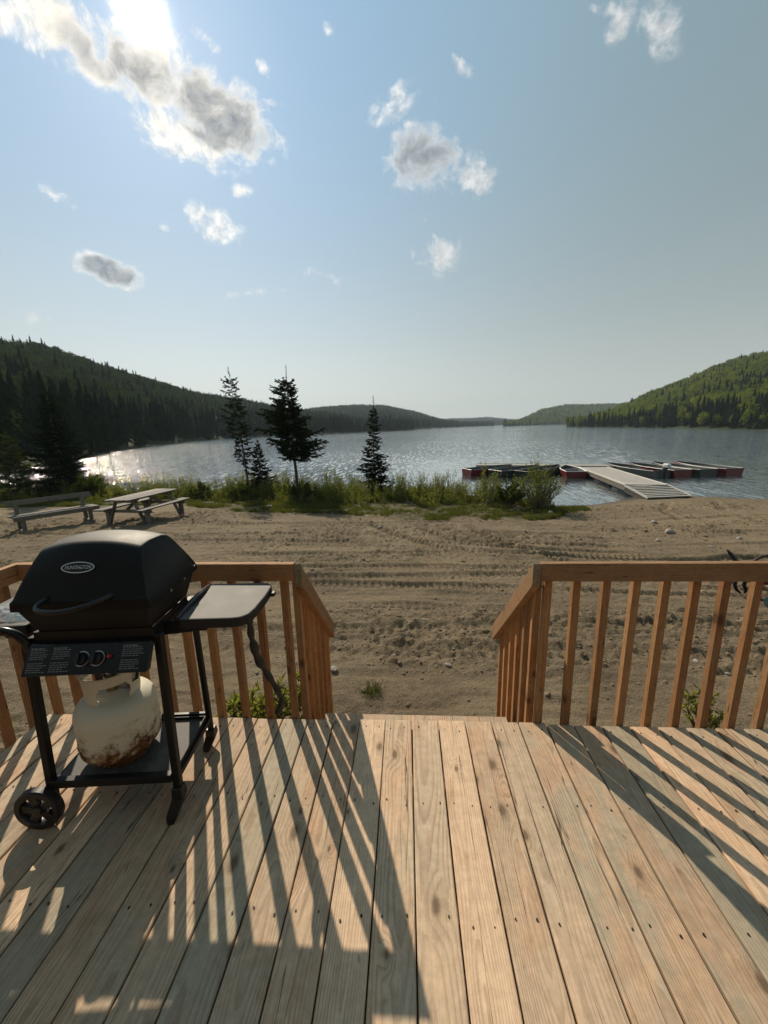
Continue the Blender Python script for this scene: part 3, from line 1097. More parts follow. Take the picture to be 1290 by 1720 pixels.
def forest(h, name, label, n, hmin, hmax, conf, leaf=None):
    r = np.random.default_rng(hash_seed(name))
    pts = []
    az = r.uniform(h.a0, h.a1, n * 3)
    # trees stand evenly over the slope, so more of them at the far side of a wedge
    s = r.uniform(0.004, 1.06, n * 3)
    ds = np.interp(az, [c[0] for c in h.shore], [c[1] for c in h.shore])
    dc = np.maximum(np.interp(az, [c[0] for c in h.crest_d], [c[1] for c in h.crest_d]), ds + 15)
    d = ds + s * (dc - ds)
    keep = r.uniform(0, 1, n * 3) < d * (dc - ds) / (d * (dc - ds)).max() * 1.6
    az, s = az[keep][:n], s[keep][:n]
    x, y, z = h.at(az, s)
    mixn = fbm(x / 30.0, y / 30.0, 55, 3)
    for i in range(len(x)):
        c = conf(s[i], mixn[i], az[i])
        con = r.uniform() < c
        hh = r.uniform(hmin, hmax) * (0.95 if con else 0.85)
        if s[i] < 0.03:
            hh *= 0.8
        if con and s[i] > 0.8:
            hh *= 0.85
        which = int(r.integers(0, 3)) if con else 3 + int(r.integers(0, 4))
        pts.append((x[i], y[i], z[i] - 0.25, r.uniform(0, 6.28), r.normal(0, 0.03), hh, which))
    return scatter(name, CON + (leaf or LEAF), pts, label)


def hash_seed(s):
    return sum(ord(c) * (i + 3) for i, c in enumerate(s))


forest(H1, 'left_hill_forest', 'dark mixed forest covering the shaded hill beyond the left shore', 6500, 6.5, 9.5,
       lambda s, m, az: 0.95 if s < 0.16 + 0.12 * (m > 0.5) else (0.5 if m > 0.6 else (0.12 if az < -24 else 0.35)), LEAF_SHADE)
forest(H2, 'middle_hill_forest', 'hazy forest on the low hill down the lake, left of the far gap', 5200, 7, 11, lambda s, m, az: 0.9 if s < 0.2 else 0.4, LEAF_SHADE)
forest(H3, 'distant_hill_forest', 'pale blue forest on the most distant hill at the end of the lake', 3600, 9, 13, lambda s, m, az: 0.6, LEAF_SHADE)
forest(H4, 'right_middle_hill_forest', 'grey green forest on the rounded hill behind the right point', 5200, 7, 11, lambda s, m, az: 0.35, LEAF)
forest(H5, 'right_hill_forest', 'bright green spring forest on the sunlit hill at the right shore', 6000, 6.5, 9.5,
       lambda s, m, az: 0.72 if s < 0.10 else (0.35 if m > 0.58 else 0.07))

# single spruces along both far shores
SP = [far_conifer(300 + i) for i in range(4)]
SPM = [mb.mesh('shore_spruce', M['far_conifer']) for mb in SP]


def shore_spruces(h, n, a0, a1, label, group, hmin, hmax, s0=0.0, s1=0.05):
    r = random.Random(int(a0 * 10) + 991)
    for i in range(n):
        az = r.uniform(a0, a1)
        x, y, z = h.at(np.array([az]), np.array([r.uniform(s0, s1)]))
        o = bpy.data.objects.new('shore_spruce', SPM[r.randrange(4)])
        o.location = (float(x[0]), float(y[0]), float(z[0]) - 0.15)
        hh = r.uniform(hmin, hmax)
        o.scale = (hh * 1.05, hh * 1.05, hh)
        o.rotation_euler = (0, 0, r.uniform(0, 6.28))
        COL.objects.link(o)
        tag(o, label, 'tree', group)


shore_spruces(H1, 34, -50, -33, 'tall dark narrow spruce in the shaded stand at the near end of the left shore', 'spruces at the near end of the left shore', 6.0, 9.5, 0.0, 0.06)
shore_spruces(H5, 22, 34.0, 38.3, 'dark narrow spruce in the cluster before the green hill on the right shore', 'spruces before the green hill', 6.5, 10.0, 0.02, 0.08)
shore_spruces(H5, 6, 21.4, 23.6, 'dark spruce standing at the very tip of the right point', 'spruces on the tip of the right point', 5.0, 7.5, 0.0, 0.5)
shore_spruces(H5, 18, 23.8, 33.0, 'dark spruce at the water edge between the point and the green hill', 'spruces along the right shore', 6.0, 9.0, 0.0, 0.06)

# ------------------------------------------------------------------ haze
mt, T, out = mat_new('air_haze')
pv = T.new('ShaderNodeVolumePrincipled')
pv.inputs['Color'].default_value = (0.72, 0.88, 1.0, 1)
pv.inputs['Density'].default_value = 0.00028
pv.inputs['Anisotropy'].default_value = 0.0
T.l.new(pv.outputs[0], out.inputs['Volume'])
mb = MB()
mb.box((0, 0, 0), (3000, 3400, 140))
hz = mb.obj('haze', mt, loc=(0, 1300, 66))
tag(hz, 'thin pale air over the lake and hills', kind='stuff')

# ------------------------------------------------------------------ unseen wall added behind the deck to darken its shade
wall = empty('unseen_shade_wall', (0.5, -1.62, 0))
wall['kind'] = 'structure'
wall['label'] = 'dark brown plank wall added out of view behind the deck to deepen its shade'
mtw = wood_mat('shade_wall_siding', 'x', (0.075, 0.045, 0.028), (0.06, 0.045, 0.034), (0.085, 0.042, 0.022), (0.03, 0.018, 0.012))
mbw = MB()
mbw.box((0, 0, 0), (9.0, 0.026, 0.178))
mew = mbw.mesh('plank', mtw, bevel=0.006)
for k in range(19):
    o = bpy.data.objects.new('plank', mew)
    o.location = (0, 0.012 * (k % 2), -0.55 + 0.18 * k)
    o.parent = wall
    COL.objects.link(o)

# ------------------------------------------------------------------ deck
S, X0 = 0.1445, -0.1299
deck = empty('deck', (0, 1.0, 0))
tag(deck, 'new pine plank deck with dark gaps between its long boards', 'deck')
TH_B = 0.034
FRONT, BACK = 1.874, -1.45


def deck_board(xl, xr, yf):
    mb = MB()
    w = xr - xl
    L = yf - BACK
    n = 14
    # a sawn board: slightly cupped and waved along its length
    bm = bmesh.new()
    rows = []
    ph = rng.uniform(0, 6)
    cup = rng.uniform(-0.0012, 0.0012)
    amp = rng.uniform(0.0, 0.0012)
    prof = [(-0.5, -1), (-0.5, -0.10), (-0.476, 0), (-0.2, 0), (0.2, 0), (0.476, 0), (0.5, -0.10), (0.5, -1)]
    for i in range(n + 1):
        y = -L / 2 + L * i / n
        dx = amp * math.sin(ph + i * 0.9)
        row = []
        for (u, v) in prof:
            x = u * w + dx
            z = v * TH_B + (cup * (u * 2) ** 2 if v > -0.5 else 0)
            row.append(bm.verts.new((x, y, z)))
        rows.append(row)
    k = len(prof)
    for i in range(n):
        for j in range(k):
            j2 = (j + 1) % k
            bm.faces.new((rows[i][j], rows[i][j2], rows[i + 1][j2], rows[i + 1][j]))
    bm.faces.new(rows[0])
    bm.faces.new(rows[-1][::-1])
    bmesh.ops.recalc_face_normals(bm, faces=bm.faces)
    me = bpy.data.meshes.new('board')
    bm.to_mesh(me)
    bm.free()
    me.materials.append(M['deck_y'])
    o = bpy.data.objects.new('board', me)
    o.location = ((xl + xr) / 2, (yf + BACK) / 2 - 1.0, rng.uniform(-0.0012, 0.0012))
    COL.objects.link(o)
    o.parent = deck
    return o


edges = [(-2.095, X0 - 13 * S)] + [(X0 + k * S, X0 + (k + 1) * S) for k in range(-13, 22)]
screws = MB()
for i, (a, b) in enumerate(edges):
    g = rng.uniform(0.0022, 0.0042)
    k = i - 14
    yf = FRONT + (0.012 if k in (-1, 0, 1, 2, 3, 4, 5) else 0.0) + rng.uniform(-0.002, 0.002)
    deck_board(a + g, b - g, yf)
    for jy in (1.825, 1.40, 0.985, 0.58, 0.17):
        for t in (0.24, 0.76):
            if b - a < 0.1 and t > 0.5:
                continue
            sx = a + (b - a) * (t + rng.uniform(-0.05, 0.05))
            sy = jy + rng.uniform(-0.016, 0.016)
            rr = rng.uniform(0.0022, 0.0038)
            if rng.random() < 0.12:
                continue
            c = Vector((sx, sy - 1.0, 0.0025))
            pts = [c + Vector((rr * math.cos(a_), rr * rng.uniform(1.0, 1.7) * math.sin(a_), 0)) for a_ in [q_ * math.pi / 4 for q_ in range(8)]]
            low = [p - Vector((0, 0, 0.006)) for p in pts]
            screws.add(pts + low, [tuple(range(8))] + [(j, j + 8, (j + 1) % 8 + 8, (j + 1) % 8) for j in range(8)])
so_ = screws.obj('screw_heads', M['nail'], deck)
so_['kind'] = 'stuff'
mb = MB()
mb.box((0.5, 1.843 - 1.0, -0.135), (5.15, 0.038, 0.19))
mb.obj('rim_joist', M['rail_x'], deck)
for jy in (1.40, 0.985, 0.58, 0.17, -0.24, -0.65, -1.06):
    mb = MB()
    mb.box((0, 0, 0), (5.15, 0.038, 0.18))
    mb.obj('joist', M['rail_x'], deck, loc=(0.5, jy - 1.0, -0.135))
mb = MB()
mb.box((0, 0, 0), (0.038, 3.26, 0.18))
mb.obj('side_joist', M['rail_y'], deck, loc=(-2.072, 0.20 - 1.0, -0.1352))
for (px_, py_) in ((-2.0, 1.78), (-0.72, 1.78), (0.8, 1.78), (2.9, 1.78)):
    mb = MB()
    zg = gz2(px_, py_)
    mb.box((0, 0, (zg - 0.231) / 2 - 0.03), (0.089, 0.07, abs(zg + 0.231) + 0.06))
    mb.obj('deck_post', M['rail_z'], deck, loc=(px_, py_ - 1.0, 0))
# steps down from the opening
for k in range(4):
    mb = MB()
    mb.box((0, 0, 0), (1.12, 0.24, 0.034))
    mb.obj('step', M['deck_y'], deck, loc=(0.035, 1.925 + 0.19 * k + 0.09 - 1.0, -0.19 - 0.17 * k))
for sx in (-0.507, 0.577):
    mb = MB()
    mb.beam((sx, 1.90 - 1.0, -0.20), (sx, 2.66 - 1.0, -0.84), 0.038, 0.16)
    mb.obj('stringer', M['rail_y'], deck)


# ------------------------------------------------------------------ railings
M['end_grain'] = plain('grey_end_grain', (0.21, 0.175, 0.125), 0.9, 0, 0.15, 0.45, 60, 0.5, 200)
RT, RH = 0.927, 0.092
YF, YB = 1.842, 1.880          # near and far face of the front rail
BAL = 0.037


def baluster(root, x, y, z0, z1, cut=0.0):
    """2x2 picket; origin at its middle so the grain runs along z"""
    mb = MB()
    h = (z1 - z0)
    b = BAL / 2
    vs = []
    for sx in (-1, 1):
        for sy in (-1, 1):
            vs.append((sx * b, sy * b, -h / 2))
            vs.append((sx * b, sy * b, h / 2 - cut * (sy * b)))
    mb.add(vs, [(0, 1, 3, 2), (4, 6, 7, 5), (0, 4, 5, 1), (2, 3, 7, 6), (0, 2, 6, 4), (1, 5, 7, 3)])
    o = mb.obj('baluster', M['rail_z'], root, bevel=0.0025)
    lx = root.location
    o.location = (x - lx.x, y - lx.y, (z0 + z1) / 2)
    o.rotation_euler = (rng.uniform(-.004, .004), rng.uniform(-.004, .004), rng.uniform(-.03, .03))
    return o


def top_rail(root, name, a, b, axis):
    a, b = Vector(a), Vector(b)
    mid = (a + b) / 2
    mb = MB()
    mb.beam(a - mid, b - mid, 0.038, RH)
    o = mb.obj(name, M['rail_' + axis], root, bevel=0.003, seg=2)
    o.location = mid - root.location
    return o


def stair_rail(root, x0, x1):
    """sloping rail, plumb cut at its foot"""
    ya, yb, za, zb = YF, 2.60, RT, 0.205
    v = 0.122
    vs = []
    for x, xe in ((x0, x0), (x0 + 0.038, x0 + 0.038)):
        dx = x1 - x0
        vs += [(x, ya, za - 0.10), (x, ya, za), (x + dx, yb, zb), (x + dx, yb, zb - v), (x, ya + 0.012, za - v - 0.004)]
    mid = Vector((x0 + 0.019, (ya + yb) / 2, (za + zb) / 2))
    vs = [tuple(Vector(p) - mid) for p in vs]
    mb = MB()
    mb.add(vs, [(0, 1, 2, 3, 4), (9, 8, 7, 6, 5), (0, 5, 6, 1), (1, 6, 7, 2), (2, 7, 8, 3), (3, 8, 9, 4), (4, 9, 5, 0)])
    o = mb.obj('stair_rail', M['rail_y'], root, bevel=0.003, seg=2)
    o.data.materials.append(M['end_grain'])
    for f in o.data.polygons:
        if f.normal.y < -0.9:
            f.material_index = 1
    o.location = mid - root.location
    return o


left = empty('railing', (-1.3, 1.86, 0))
tag(left, 'wooden railing behind the barbecue with a sloping stair handrail at its right end', 'railing', 'railings of the deck')
top_rail(left, 'top_rail', (-2.052, 1.861, RT - RH / 2), (-0.5745, 1.861, RT - RH / 2), 'x')
top_rail(left, 'side_rail', (-2.0715, -1.40, RT - RH / 2 - 0.001), (-2.0715, 1.880, RT - RH / 2 - 0.001), 'y')
xs = [-0.645 - 0.1415 * i for i in range(11)]
for x in xs:
    baluster(left, x, YB + BAL / 2 + 0.001, -0.17, 0.885)
for i in range(22):
    baluster(left, -2.0715 - 0.019 - BAL / 2 - 0.001, 1.80 - 0.1415 * i, -0.17, 0.885)
stair_rail(left, -0.5735, -0.578)
for i in range(6):
    y = 1.945 + 0.122 * i
    baluster(left, -0.5735 - BAL / 2 - 0.002, y, -0.22 - 0.86 * (y - 1.9), RT - (y - YF) * 0.953 - 0.02, 0.953)

right = empty('railing', (1.6, 1.86, 0))
tag(right, 'plain wooden railing without a barbecue in front, right of the stair opening', 'railing', 'railings of the deck')
top_rail(right, 'top_rail', (0.6475, 1.861, RT - RH / 2), (3.08, 1.861, RT - RH / 2), 'x')
xs = [0.700 + 0.1425 * i for i in range(17)]
for x in xs:
    baluster(right, x, YB + BAL / 2 + 0.001, -0.17, 0.885)
stair_rail(right, 0.6085, 0.600)
for i in range(6):
    y = 1.945 + 0.122 * i
    baluster(right, 0.6085 + 0.038 + BAL / 2 + 0.002 - 0.0085 * (y - YF) / 0.76, y, -0.22 - 0.86 * (y - 1.9), RT - (y - YF) * 0.953 - 0.02, 0.953)

# ------------------------------------------------------------------ barbecue
BBQ = (-1.31, 1.49, 0.0)
BRZ = R(5.5)
bbq = empty('barbecue', BBQ, BRZ)
tag(bbq, 'black gas barbecue on a wheeled cart with a grey dusty side shelf', 'barbecue')
CX = 0.075

# legs (square tube)
def leg(a, b, w=0.03):
    mb = MB()
    mb.beam(a, b, w, w, (0, 1, 0))
    return mb.obj('leg', M['black_enamel'], bbq, bevel=0.003)


leg((-0.195, -0.200, 0.10), (-0.190, -0.165, 0.80))
lfr = leg((0.318, -0.200, 0.10), (0.318, -0.170, 0.82))
leg((-0.195, 0.165, 0.10), (-0.190, 0.150, 0.80), 0.024)
lbr = leg((0.310, 0.165, 0.04), (0.305, 0.150, 0.82), 0.024)
# feet
for (x, y, par) in ((0.318, -0.2, lfr), (0.310, 0.165, lbr)):
    mb = MB()
    big = 1.0 if y < 0 else 0.75
    t_, f_ = Vector((x, y, 0.135 * big)), Vector((x - 0.022 * big, y - 0.034 * big, 0.0))
    vs = []
    for (q, wx, wy) in ((f_, 0.013, 0.028), (f_ + Vector((0.004, 0.004, 0.03 * big)), 0.022, 0.026), (t_ - Vector((0, 0, 0.05 * big)), 0.024, 0.024), (t_, 0.021, 0.021)):
        vs += [q + Vector((i * wx, j * wy, 0)) for i, j in ((-1, -1), (1, -1), (1, 1), (-1, 1))]
    mb.add(vs, [(3, 2, 1, 0), (12, 13, 14, 15)] + [(r * 4 + k, r * 4 + (k + 1) % 4, (r + 1) * 4 + (k + 1) % 4, (r + 1) * 4 + k) for r in range(3) for k in range(4)])
    mb.obj('foot', M['black_plastic'], par, bevel=0.004)
# wheels on the left legs
for y in (-0.232, 0.195):
    mb = MB()
    c = (-0.232, y, 0.0925)
    ro, ri = 0.0915, 0.062
    mb.lathe([(ro - 0.006, -0.019), (ro, -0.013), (ro, 0.013), (ro - 0.006, 0.019), (ri + 0.004, 0.019), (ri, 0.012), (ri, -0.012), (ri + 0.004, -0.019)], 40, c, 'y', True)
    wh = mb.obj('wheel', M['black_plastic'], bbq, smooth=True)
    mb = MB()
    mb.lathe([(0.0, -0.021), (0.019, -0.020), (0.022, -0.014), (0.022, 0.014), (0.0, 0.015)], 20, c, 'y')
    for k in range(5):
        a = k * 2 * math.pi / 5 + 0.5
        d = Vector((math.cos(a), 0, math.sin(a)))
        p0, p1 = Vector(c) + d * 0.014, Vector(c) + d * (ri + 0.004)
        s = Vector((-math.sin(a), 0, math.cos(a)))
        vs = []
        for p, w in ((p0, 0.010), (p1, 0.019)):
            for dy in (-0.012, 0.008):
                vs += [p - s * w + Vector((0, dy, 0)), p + s * w + Vector((0, dy, 0))]
        mb.add(vs, [(0, 1, 5, 4), (2, 6, 7, 3), (0, 4, 6, 2), (1, 3, 7, 5), (4, 5, 7, 6), (0, 2, 3, 1)])
    mb.obj('spokes', M['black_plastic'], wh, smooth=True)
mb = MB()
mb.tube([(-0.232, -0.20, 0.0925), (-0.232, 0.18, 0.0925)], 0.007, 8)
mb.obj('axle', M['grey_steel'], bbq)
# bottom frame and tray
mb = MB()
mb.beam((-0.19, -0.205, 0.185), (0.305, -0.205, 0.185), 0.03, 0.036)
mb.obj('cross_bar', M['black_enamel'], bbq, bevel=0.003)
mb = MB()
mb.beam((-0.19, 0.155, 0.185), (0.30, 0.155, 0.185), 0.02, 0.03)
mb.obj('cross_bar', M['black_enamel'], bbq, bevel=0.003)
mb = MB()
mb.box((0.062, -0.028, 0.176), (0.488, 0.325, 0.008))
mb.box((0.062, 0.1345, 0.184), (0.488, 0.004, 0.022))
mb.box((0.306, -0.028, 0.186), (0.004, 0.320, 0.022))
mb.obj('bottom_tray', M['shelf'], bbq)
for x in (-0.192, 0.312):
    mb = MB()
    mb.beam((x, -0.185, 0.160), (x, 0.15, 0.160), 0.018, 0.024)
    mb.obj('side_bar', M['black_enamel'], bbq, bevel=0.002)


# lid: swept profile
def lid_mesh():
    prof = [(-0.214, 0.948), (-0.216, 0.985), (-0.207, 0.996), (-0.188, 1.036), (-0.165, 1.080), (-0.140, 1.120), (-0.118, 1.147), (-0.106, 1.156), (-0.098, 1.159),
            (-0.05, 1.164), (0.0, 1.166), (0.04, 1.164), (0.066, 1.157), (0.09, 1.138), (0.13, 1.086), (0.165, 1.035), (0.19, 0.985), (0.198, 0.965), (0.198, 0.948)]
    nu = 25
    mb = MB()
    vs = []
    for (y, z) in prof:
        hw = 0.257 - (0.066 if y < -0.02 else 0.052 if y < 0.05 else 0.046) * max(0, (z - 0.97)) / 0.19 - 0.004 * (z > 0.99)
        for k in range(nu):
            u = -1 + 2 * k / (nu - 1)
            wz = max(0.0, min(1.0, (z - 1.0) / 0.15))
            zz = z + 0.027 * (1 - abs(u) ** 2.2) * wz
            yy = y + 0.006 * (u * u) * (1 if y < 0 else -1) * wz
            vs.append((CX + u * hw, yy, zz))
    fs = []
    for i in range(len(prof) - 1):
        for k in range(nu - 1):
            fs.append((i * nu + k, i * nu + k + 1, (i + 1) * nu + k + 1, (i + 1) * nu + k))
    fs.append(tuple(i * nu for i in range(len(prof)))[::-1])
    fs.append(tuple(i * nu + nu - 1 for i in range(len(prof))))
    fs.append(tuple(range(nu))[::-1] + tuple((len(prof) - 1) * nu + k for k in range(nu)))
    mb.add(vs, fs)
    return mb


def lid_mat():
    mt, T, out = mat_new('dusty_sky_sheen_lid')
    tc = T.new('ShaderNodeTexCoord')
    P = tc.outputs['Object']
    n = T.noise(P, 10, 6, 0.65)
    n2 = T.noise(P, 220, 3, 0.6)
    sp = T.new('ShaderNodeSeparateXYZ')
    g = T.new('ShaderNodeNewGeometry')
    T.l.new(g.outputs['Normal'], sp.inputs[0])
    dust = T.math('MULTIPLY', T.step(sp.outputs[2], 0.7, 0.98), T.lin(n, 0.3, 0.7, 0.5, 1.0))
    col = T.mix(dust, (0.006, 0.006, 0.006), (0.13, 0.117, 0.095))  # lighter top: some dust, and the sky's reflection put into the colour
    principled(T, out, col, T.lin(n, 0.2, 0.8, 0.50, 0.64), spec=0.22, normal=T.bump(n2, 0.12, 0.001))
    return mt


M['lid'] = lid_mat()
lid = lid_mesh().obj('lid', M['lid'], bbq, bevel=0.004, seg=2, smooth=True, angle=32)
# badge on the lid front
by, bz = -0.150, 1.096
tilt = math.atan2(0.045, 0.085)
BM = Matrix.Translation((0.058, by - 0.010, bz + 0.001)) @ Matrix.Rotation(R(90) - tilt, 4, 'X')
mb = MB()
oval = [(0.060 * math.cos(a), 0.0205 * math.sin(a)) for a in [2 * math.pi * k / 40 for k in range(40)]]
mb.prism(oval, 0.005, BM)
badge = mb.obj('badge', M['black_gloss'], lid)
mb = MB()
n = 44
vs = []
for k in range(n):
    a = 2 * math.pi * k / n
    for (s, h) in ((0.0, 0.005), (0.0, 0.0075), (0.004, 0.0075), (0.004, 0.005)):
        vs.append(BM @ Vector(((0.061 - s) * math.cos(a), (0.0215 - s * 0.9) * math.sin(a), h)))
mb.add(vs, [(k * 4 + j, k * 4 + (j + 1) % 4, ((k + 1) % n) * 4 + (j + 1) % 4, ((k + 1) % n) * 4 + j) for k in range(n) for j in range(4)])
mb.obj('badge_rim', M['badge_silver'], badge, smooth=True)


def letters(body, size, mat, parent, Mx, name='lettering', shear=0.0, width=None, extrude=0.0006):
    cu = bpy.data.curves.new(name, 'FONT')
    cu.body = body
    cu.size = size
    cu.align_x = 'CENTER'
    cu.align_y = 'CENTER'
    cu.extrude = extrude
    cu.shear = shear
    cu.resolution_u = 3
    to = bpy.data.objects.new(name, cu)
    COL.objects.link(to)
    bpy.context.view_layer.update()
    me = bpy.data.meshes.new_from_object(to.evaluated_get(bpy.context.evaluated_depsgraph_get()))
    bpy.data.objects.remove(to)
    if width:
        xs = [v.co.x for v in me.vertices]
        k = width / (max(xs) - min(xs))
        for v in me.vertices:
            v.co.x *= k
    me.transform(Mx)
    me.materials.clear()
    me.materials.append(mat)
    o = bpy.data.objects.new(name, me)
    COL.objects.link(o)
    o.parent = parent
    return o


letters('HUNTINGTON', 0.020, M['badge_silver'], badge, BM @ Matrix.Translation((0, 0, 0.0058)), shear=0.12, width=0.096)
# lid handle
mb = MB()
path = [(-0.045, -0.195, 0.995), (-0.050, -0.235, 0.990), (-0.046, -0.262, 0.984), (-0.025, -0.276, 0.978), (0.03, -0.286, 0.975), (0.09, -0.280, 0.979), (0.14, -0.258, 0.987), (0.175, -0.225, 0.996), (0.188, -0.20, 1.0)]
sm = []
for i in range(len(path) - 1):
    for t in (0, 0.34, 0.67):
        sm.append(tuple(Vector(path[i]).lerp(Vector(path[i + 1]), t)))
sm.append(path[-1])
P_ = np.array(sm)
for _ in range(3):
    P_[1:-1] = (P_[:-2] + 2 * P_[1:-1] + P_[2:]) / 4
mb.tube([tuple(p) for p in P_], [0.0095] * len(P_), 12)
mb.obj('lid_handle', M['black_plastic'], lid, smooth=True, angle=60)
for x in (-0.045, 0.188):
    mb = MB()
    mb.lathe([(0.0, -0.008), (0.015, -0.008), (0.015, 0.010), (0.0, 0.012)], 14, (x, -0.198, 0.998), 'y')
    mb.obj('handle_mount', M['black_plastic'], lid, smooth=True)

# firebox
def taper(z0, z1, b0, b1):
    """frustum: b = (x0, x1, y0, y1)"""
    vs = []
    for z, b in ((z0, b0), (z1, b1)):
        vs += [(b[0], b[2], z), (b[1], b[2], z), (b[1], b[3], z), (b[0], b[3], z)]
    return MB().add(vs, [(3, 2, 1, 0), (4, 5, 6, 7), (0, 1, 5, 4), (1, 2, 6, 5), (2, 3, 7, 6), (3, 0, 4, 7)])


fb = taper(0.838, 0.946, (CX - 0.20, CX + 0.215, -0.172, 0.15), (CX - 0.243, CX + 0.243, -0.204, 0.19)).obj('firebox', M['cast_metal'], bbq, bevel=0.010, seg=2)
taper(0.812, 0.838, (CX - 0.13, CX + 0.10, -0.12, 0.10), (CX - 0.17, CX + 0.18, -0.150, 0.13)).obj('drip_pan', M['brass'], fb, bevel=0.006)
mb = MB()
for x in (CX - 0.235, CX + 0.225):
    mb.beam((x, -0.18, 0.815), (x, 0.16, 0.815), 0.022, 0.022)
mb.beam((CX - 0.235, 0.150, 0.79), (CX + 0.225, 0.150, 0.79), 0.022, 0.03)
mb.obj('firebox_support', M['black_enamel'], bbq)
mb = MB()
mb.box((CX + 0.006, -0.176, 0.825), (0.452, 0.010, 0.050))
mb.box((CX - 0.216, -0.03, 0.825), (0.008, 0.28, 0.046))
mb.box((CX + 0.228, -0.03, 0.825), (0.008, 0.28, 0.046))
mb.obj('heat_shield', M['black_enamel'], bbq)
# control panel, tilted
PA, PB = Vector((0, -0.203, 0.808)), Vector((0, -0.268, 0.716))
pn = Vector((0, (PB - PA).z, -(PB - PA).y)).normalized()     # towards the viewer and up
if pn.y > 0:
    pn = -pn
px0, px1 = -0.150, 0.310
mb = MB()
vs = [(px0, PA.y, PA.z), (px1, PA.y, PA.z), (px1, PB.y, PB.z), (px0, PB.y, PB.z), (px0 + .012, PA.y + 0.05, PA.z + 0.004), (px1 - .012, PA.y + 0.05, PA.z + 0.004), (px1 - .012, PB.y + 0.045, PB.z - 0.016), (px0 + .012, PB.y + 0.045, PB.z - 0.016)]
mb.add(vs, [(0, 3, 2, 1), (4, 5, 6, 7), (0, 1, 5, 4), (1, 2, 6, 5), (2, 3, 7, 6), (3, 0, 4, 7)])
panel = mb.obj('control_panel', M['black_gloss'], bbq, bevel=0.003)
pu = Vector((1, 0, 0))
pv = (PB - PA)


def on_panel(x, t, h=0.0012):
    return Vector((x, 0, 0)) + PA + pv * t + pn * h


pr = MB()
for (x0, w, cols) in ((-0.135, 0.072, 1), (-0.052, 0.072, 1), (0.205, 0.085, 1)):
    t = 0.10
    k = 0
    while t < 0.90:
        if k not in (6,):
            lw = w * (1.0 if k % 5 else 0.8) * rng.uniform(0.80, 1.0)
            th = 0.032 if k else 0.055
            xa = x0
            while xa < x0 + lw - 0.004:
                seg_ = min(rng.uniform(0.006, 0.016), x0 + lw - xa)
                a, b, c, d = on_panel(xa, t), on_panel(xa + seg_, t), on_panel(xa + seg_, t + th), on_panel(xa, t + th)
                pr.add([a, b, c, d], [(3, 2, 1, 0)])
                xa += seg_ + 0.0022
        t += 0.068
        k += 1
prt = pr.obj('panel_print', M['print_grey'], panel)
prt['kind'] = 'stuff'
Rn = pn.to_track_quat('Z', 'X').to_matrix().to_4x4()
for kx in (0.062, 0.118):
    c = on_panel(kx, 0.50, 0.0)
    mb = MB()
    mb.lathe([(0.0, 0.022), (0.020, 0.022), (0.0225, 0.018), (0.0245, 0.0), (0.0, 0.0)], 28)
    vs = [(Matrix.Translation(c) @ Rn) @ Vector(v) for v in mb.v]
    mb.v = [tuple(v) for v in vs]
    kn = mb.obj('knob', M['black_plastic'], panel, smooth=True)
    mb = MB()
    mb.box((0, 0, 0.027), (0.010, 0.042, 0.014))
    mb.v = [tuple((Matrix.Translation(c) @ Rn @ Matrix.Rotation(R(90), 4, 'Z')) @ Vector(v)) for v in mb.v]
    mb.obj('knob_grip', M['black_plastic'], kn, bevel=0.002)
    mb = MB()
    mb.lathe([(0.0245, 0.001), (0.0275, 0.001), (0.0275, 0.0035), (0.0245, 0.0035)], 32, close=True)
    mb.v = [tuple((Matrix.Translation(c) @ Rn) @ Vector(v)) for v in mb.v]
    mb.obj('knob_ring', M['badge_silver'], kn)
c = on_panel(0.163, 0.45, 0.0)
mb = MB()
mb.lathe([(0.0, 0.014), (0.005, 0.014), (0.006, 0.011), (0.006, 0.0)], 14)
mb.v = [tuple((Matrix.Translation(c) @ Rn) @ Vector(v)) for v in mb.v]
mb.obj('igniter_button', M['red_plastic'], panel, smooth=True)

# side shelves
poly = [(0.375, -0.120), (0.585, -0.124), (0.622, -0.118), (0.648, -0.092), (0.660, -0.04), (0.671, 0.08), (0.674, 0.185), (0.668, 0.215), (0.645, 0.238), (0.60, 0.247), (0.36, 0.250)]


def shelf(poly, name='side_shelf'):
    mb = MB()
    mb.prism(poly, 0.044, Matrix.Translation((0, 0, 0.806)))
    o = mb.obj(name, M['shelf'], bbq, bevel=0.006, seg=2)
    return o


sh_r = shelf(poly)
sh_l = shelf([(2 * CX - x, y) for x, y in poly][::-1])
for sx in (1, -1):
    for y in (-0.095, 0.16):
        mb = MB()
        x0, x1 = CX + sx * 0.215, CX + sx * 0.40
        mb.beam((x0, y, 0.800), (x1, y, 0.815), 0.024, 0.05)
        mb.obj('shelf_bracket', M['black_enamel'], bbq, bevel=0.003)
    mb = MB()
    pth = [(CX + sx * (0.285 + 0.012 * math.sin(k / 8 * math.pi)), 0.24 - 0.345 * k / 8, 0.842 + 0.022 * math.sin(k / 8 * math.pi)) for k in range(9)]
    mb.tube(pth, 0.012, 8)
    mb.obj('shelf_arm', M['black_plastic'], bbq, smooth=True)
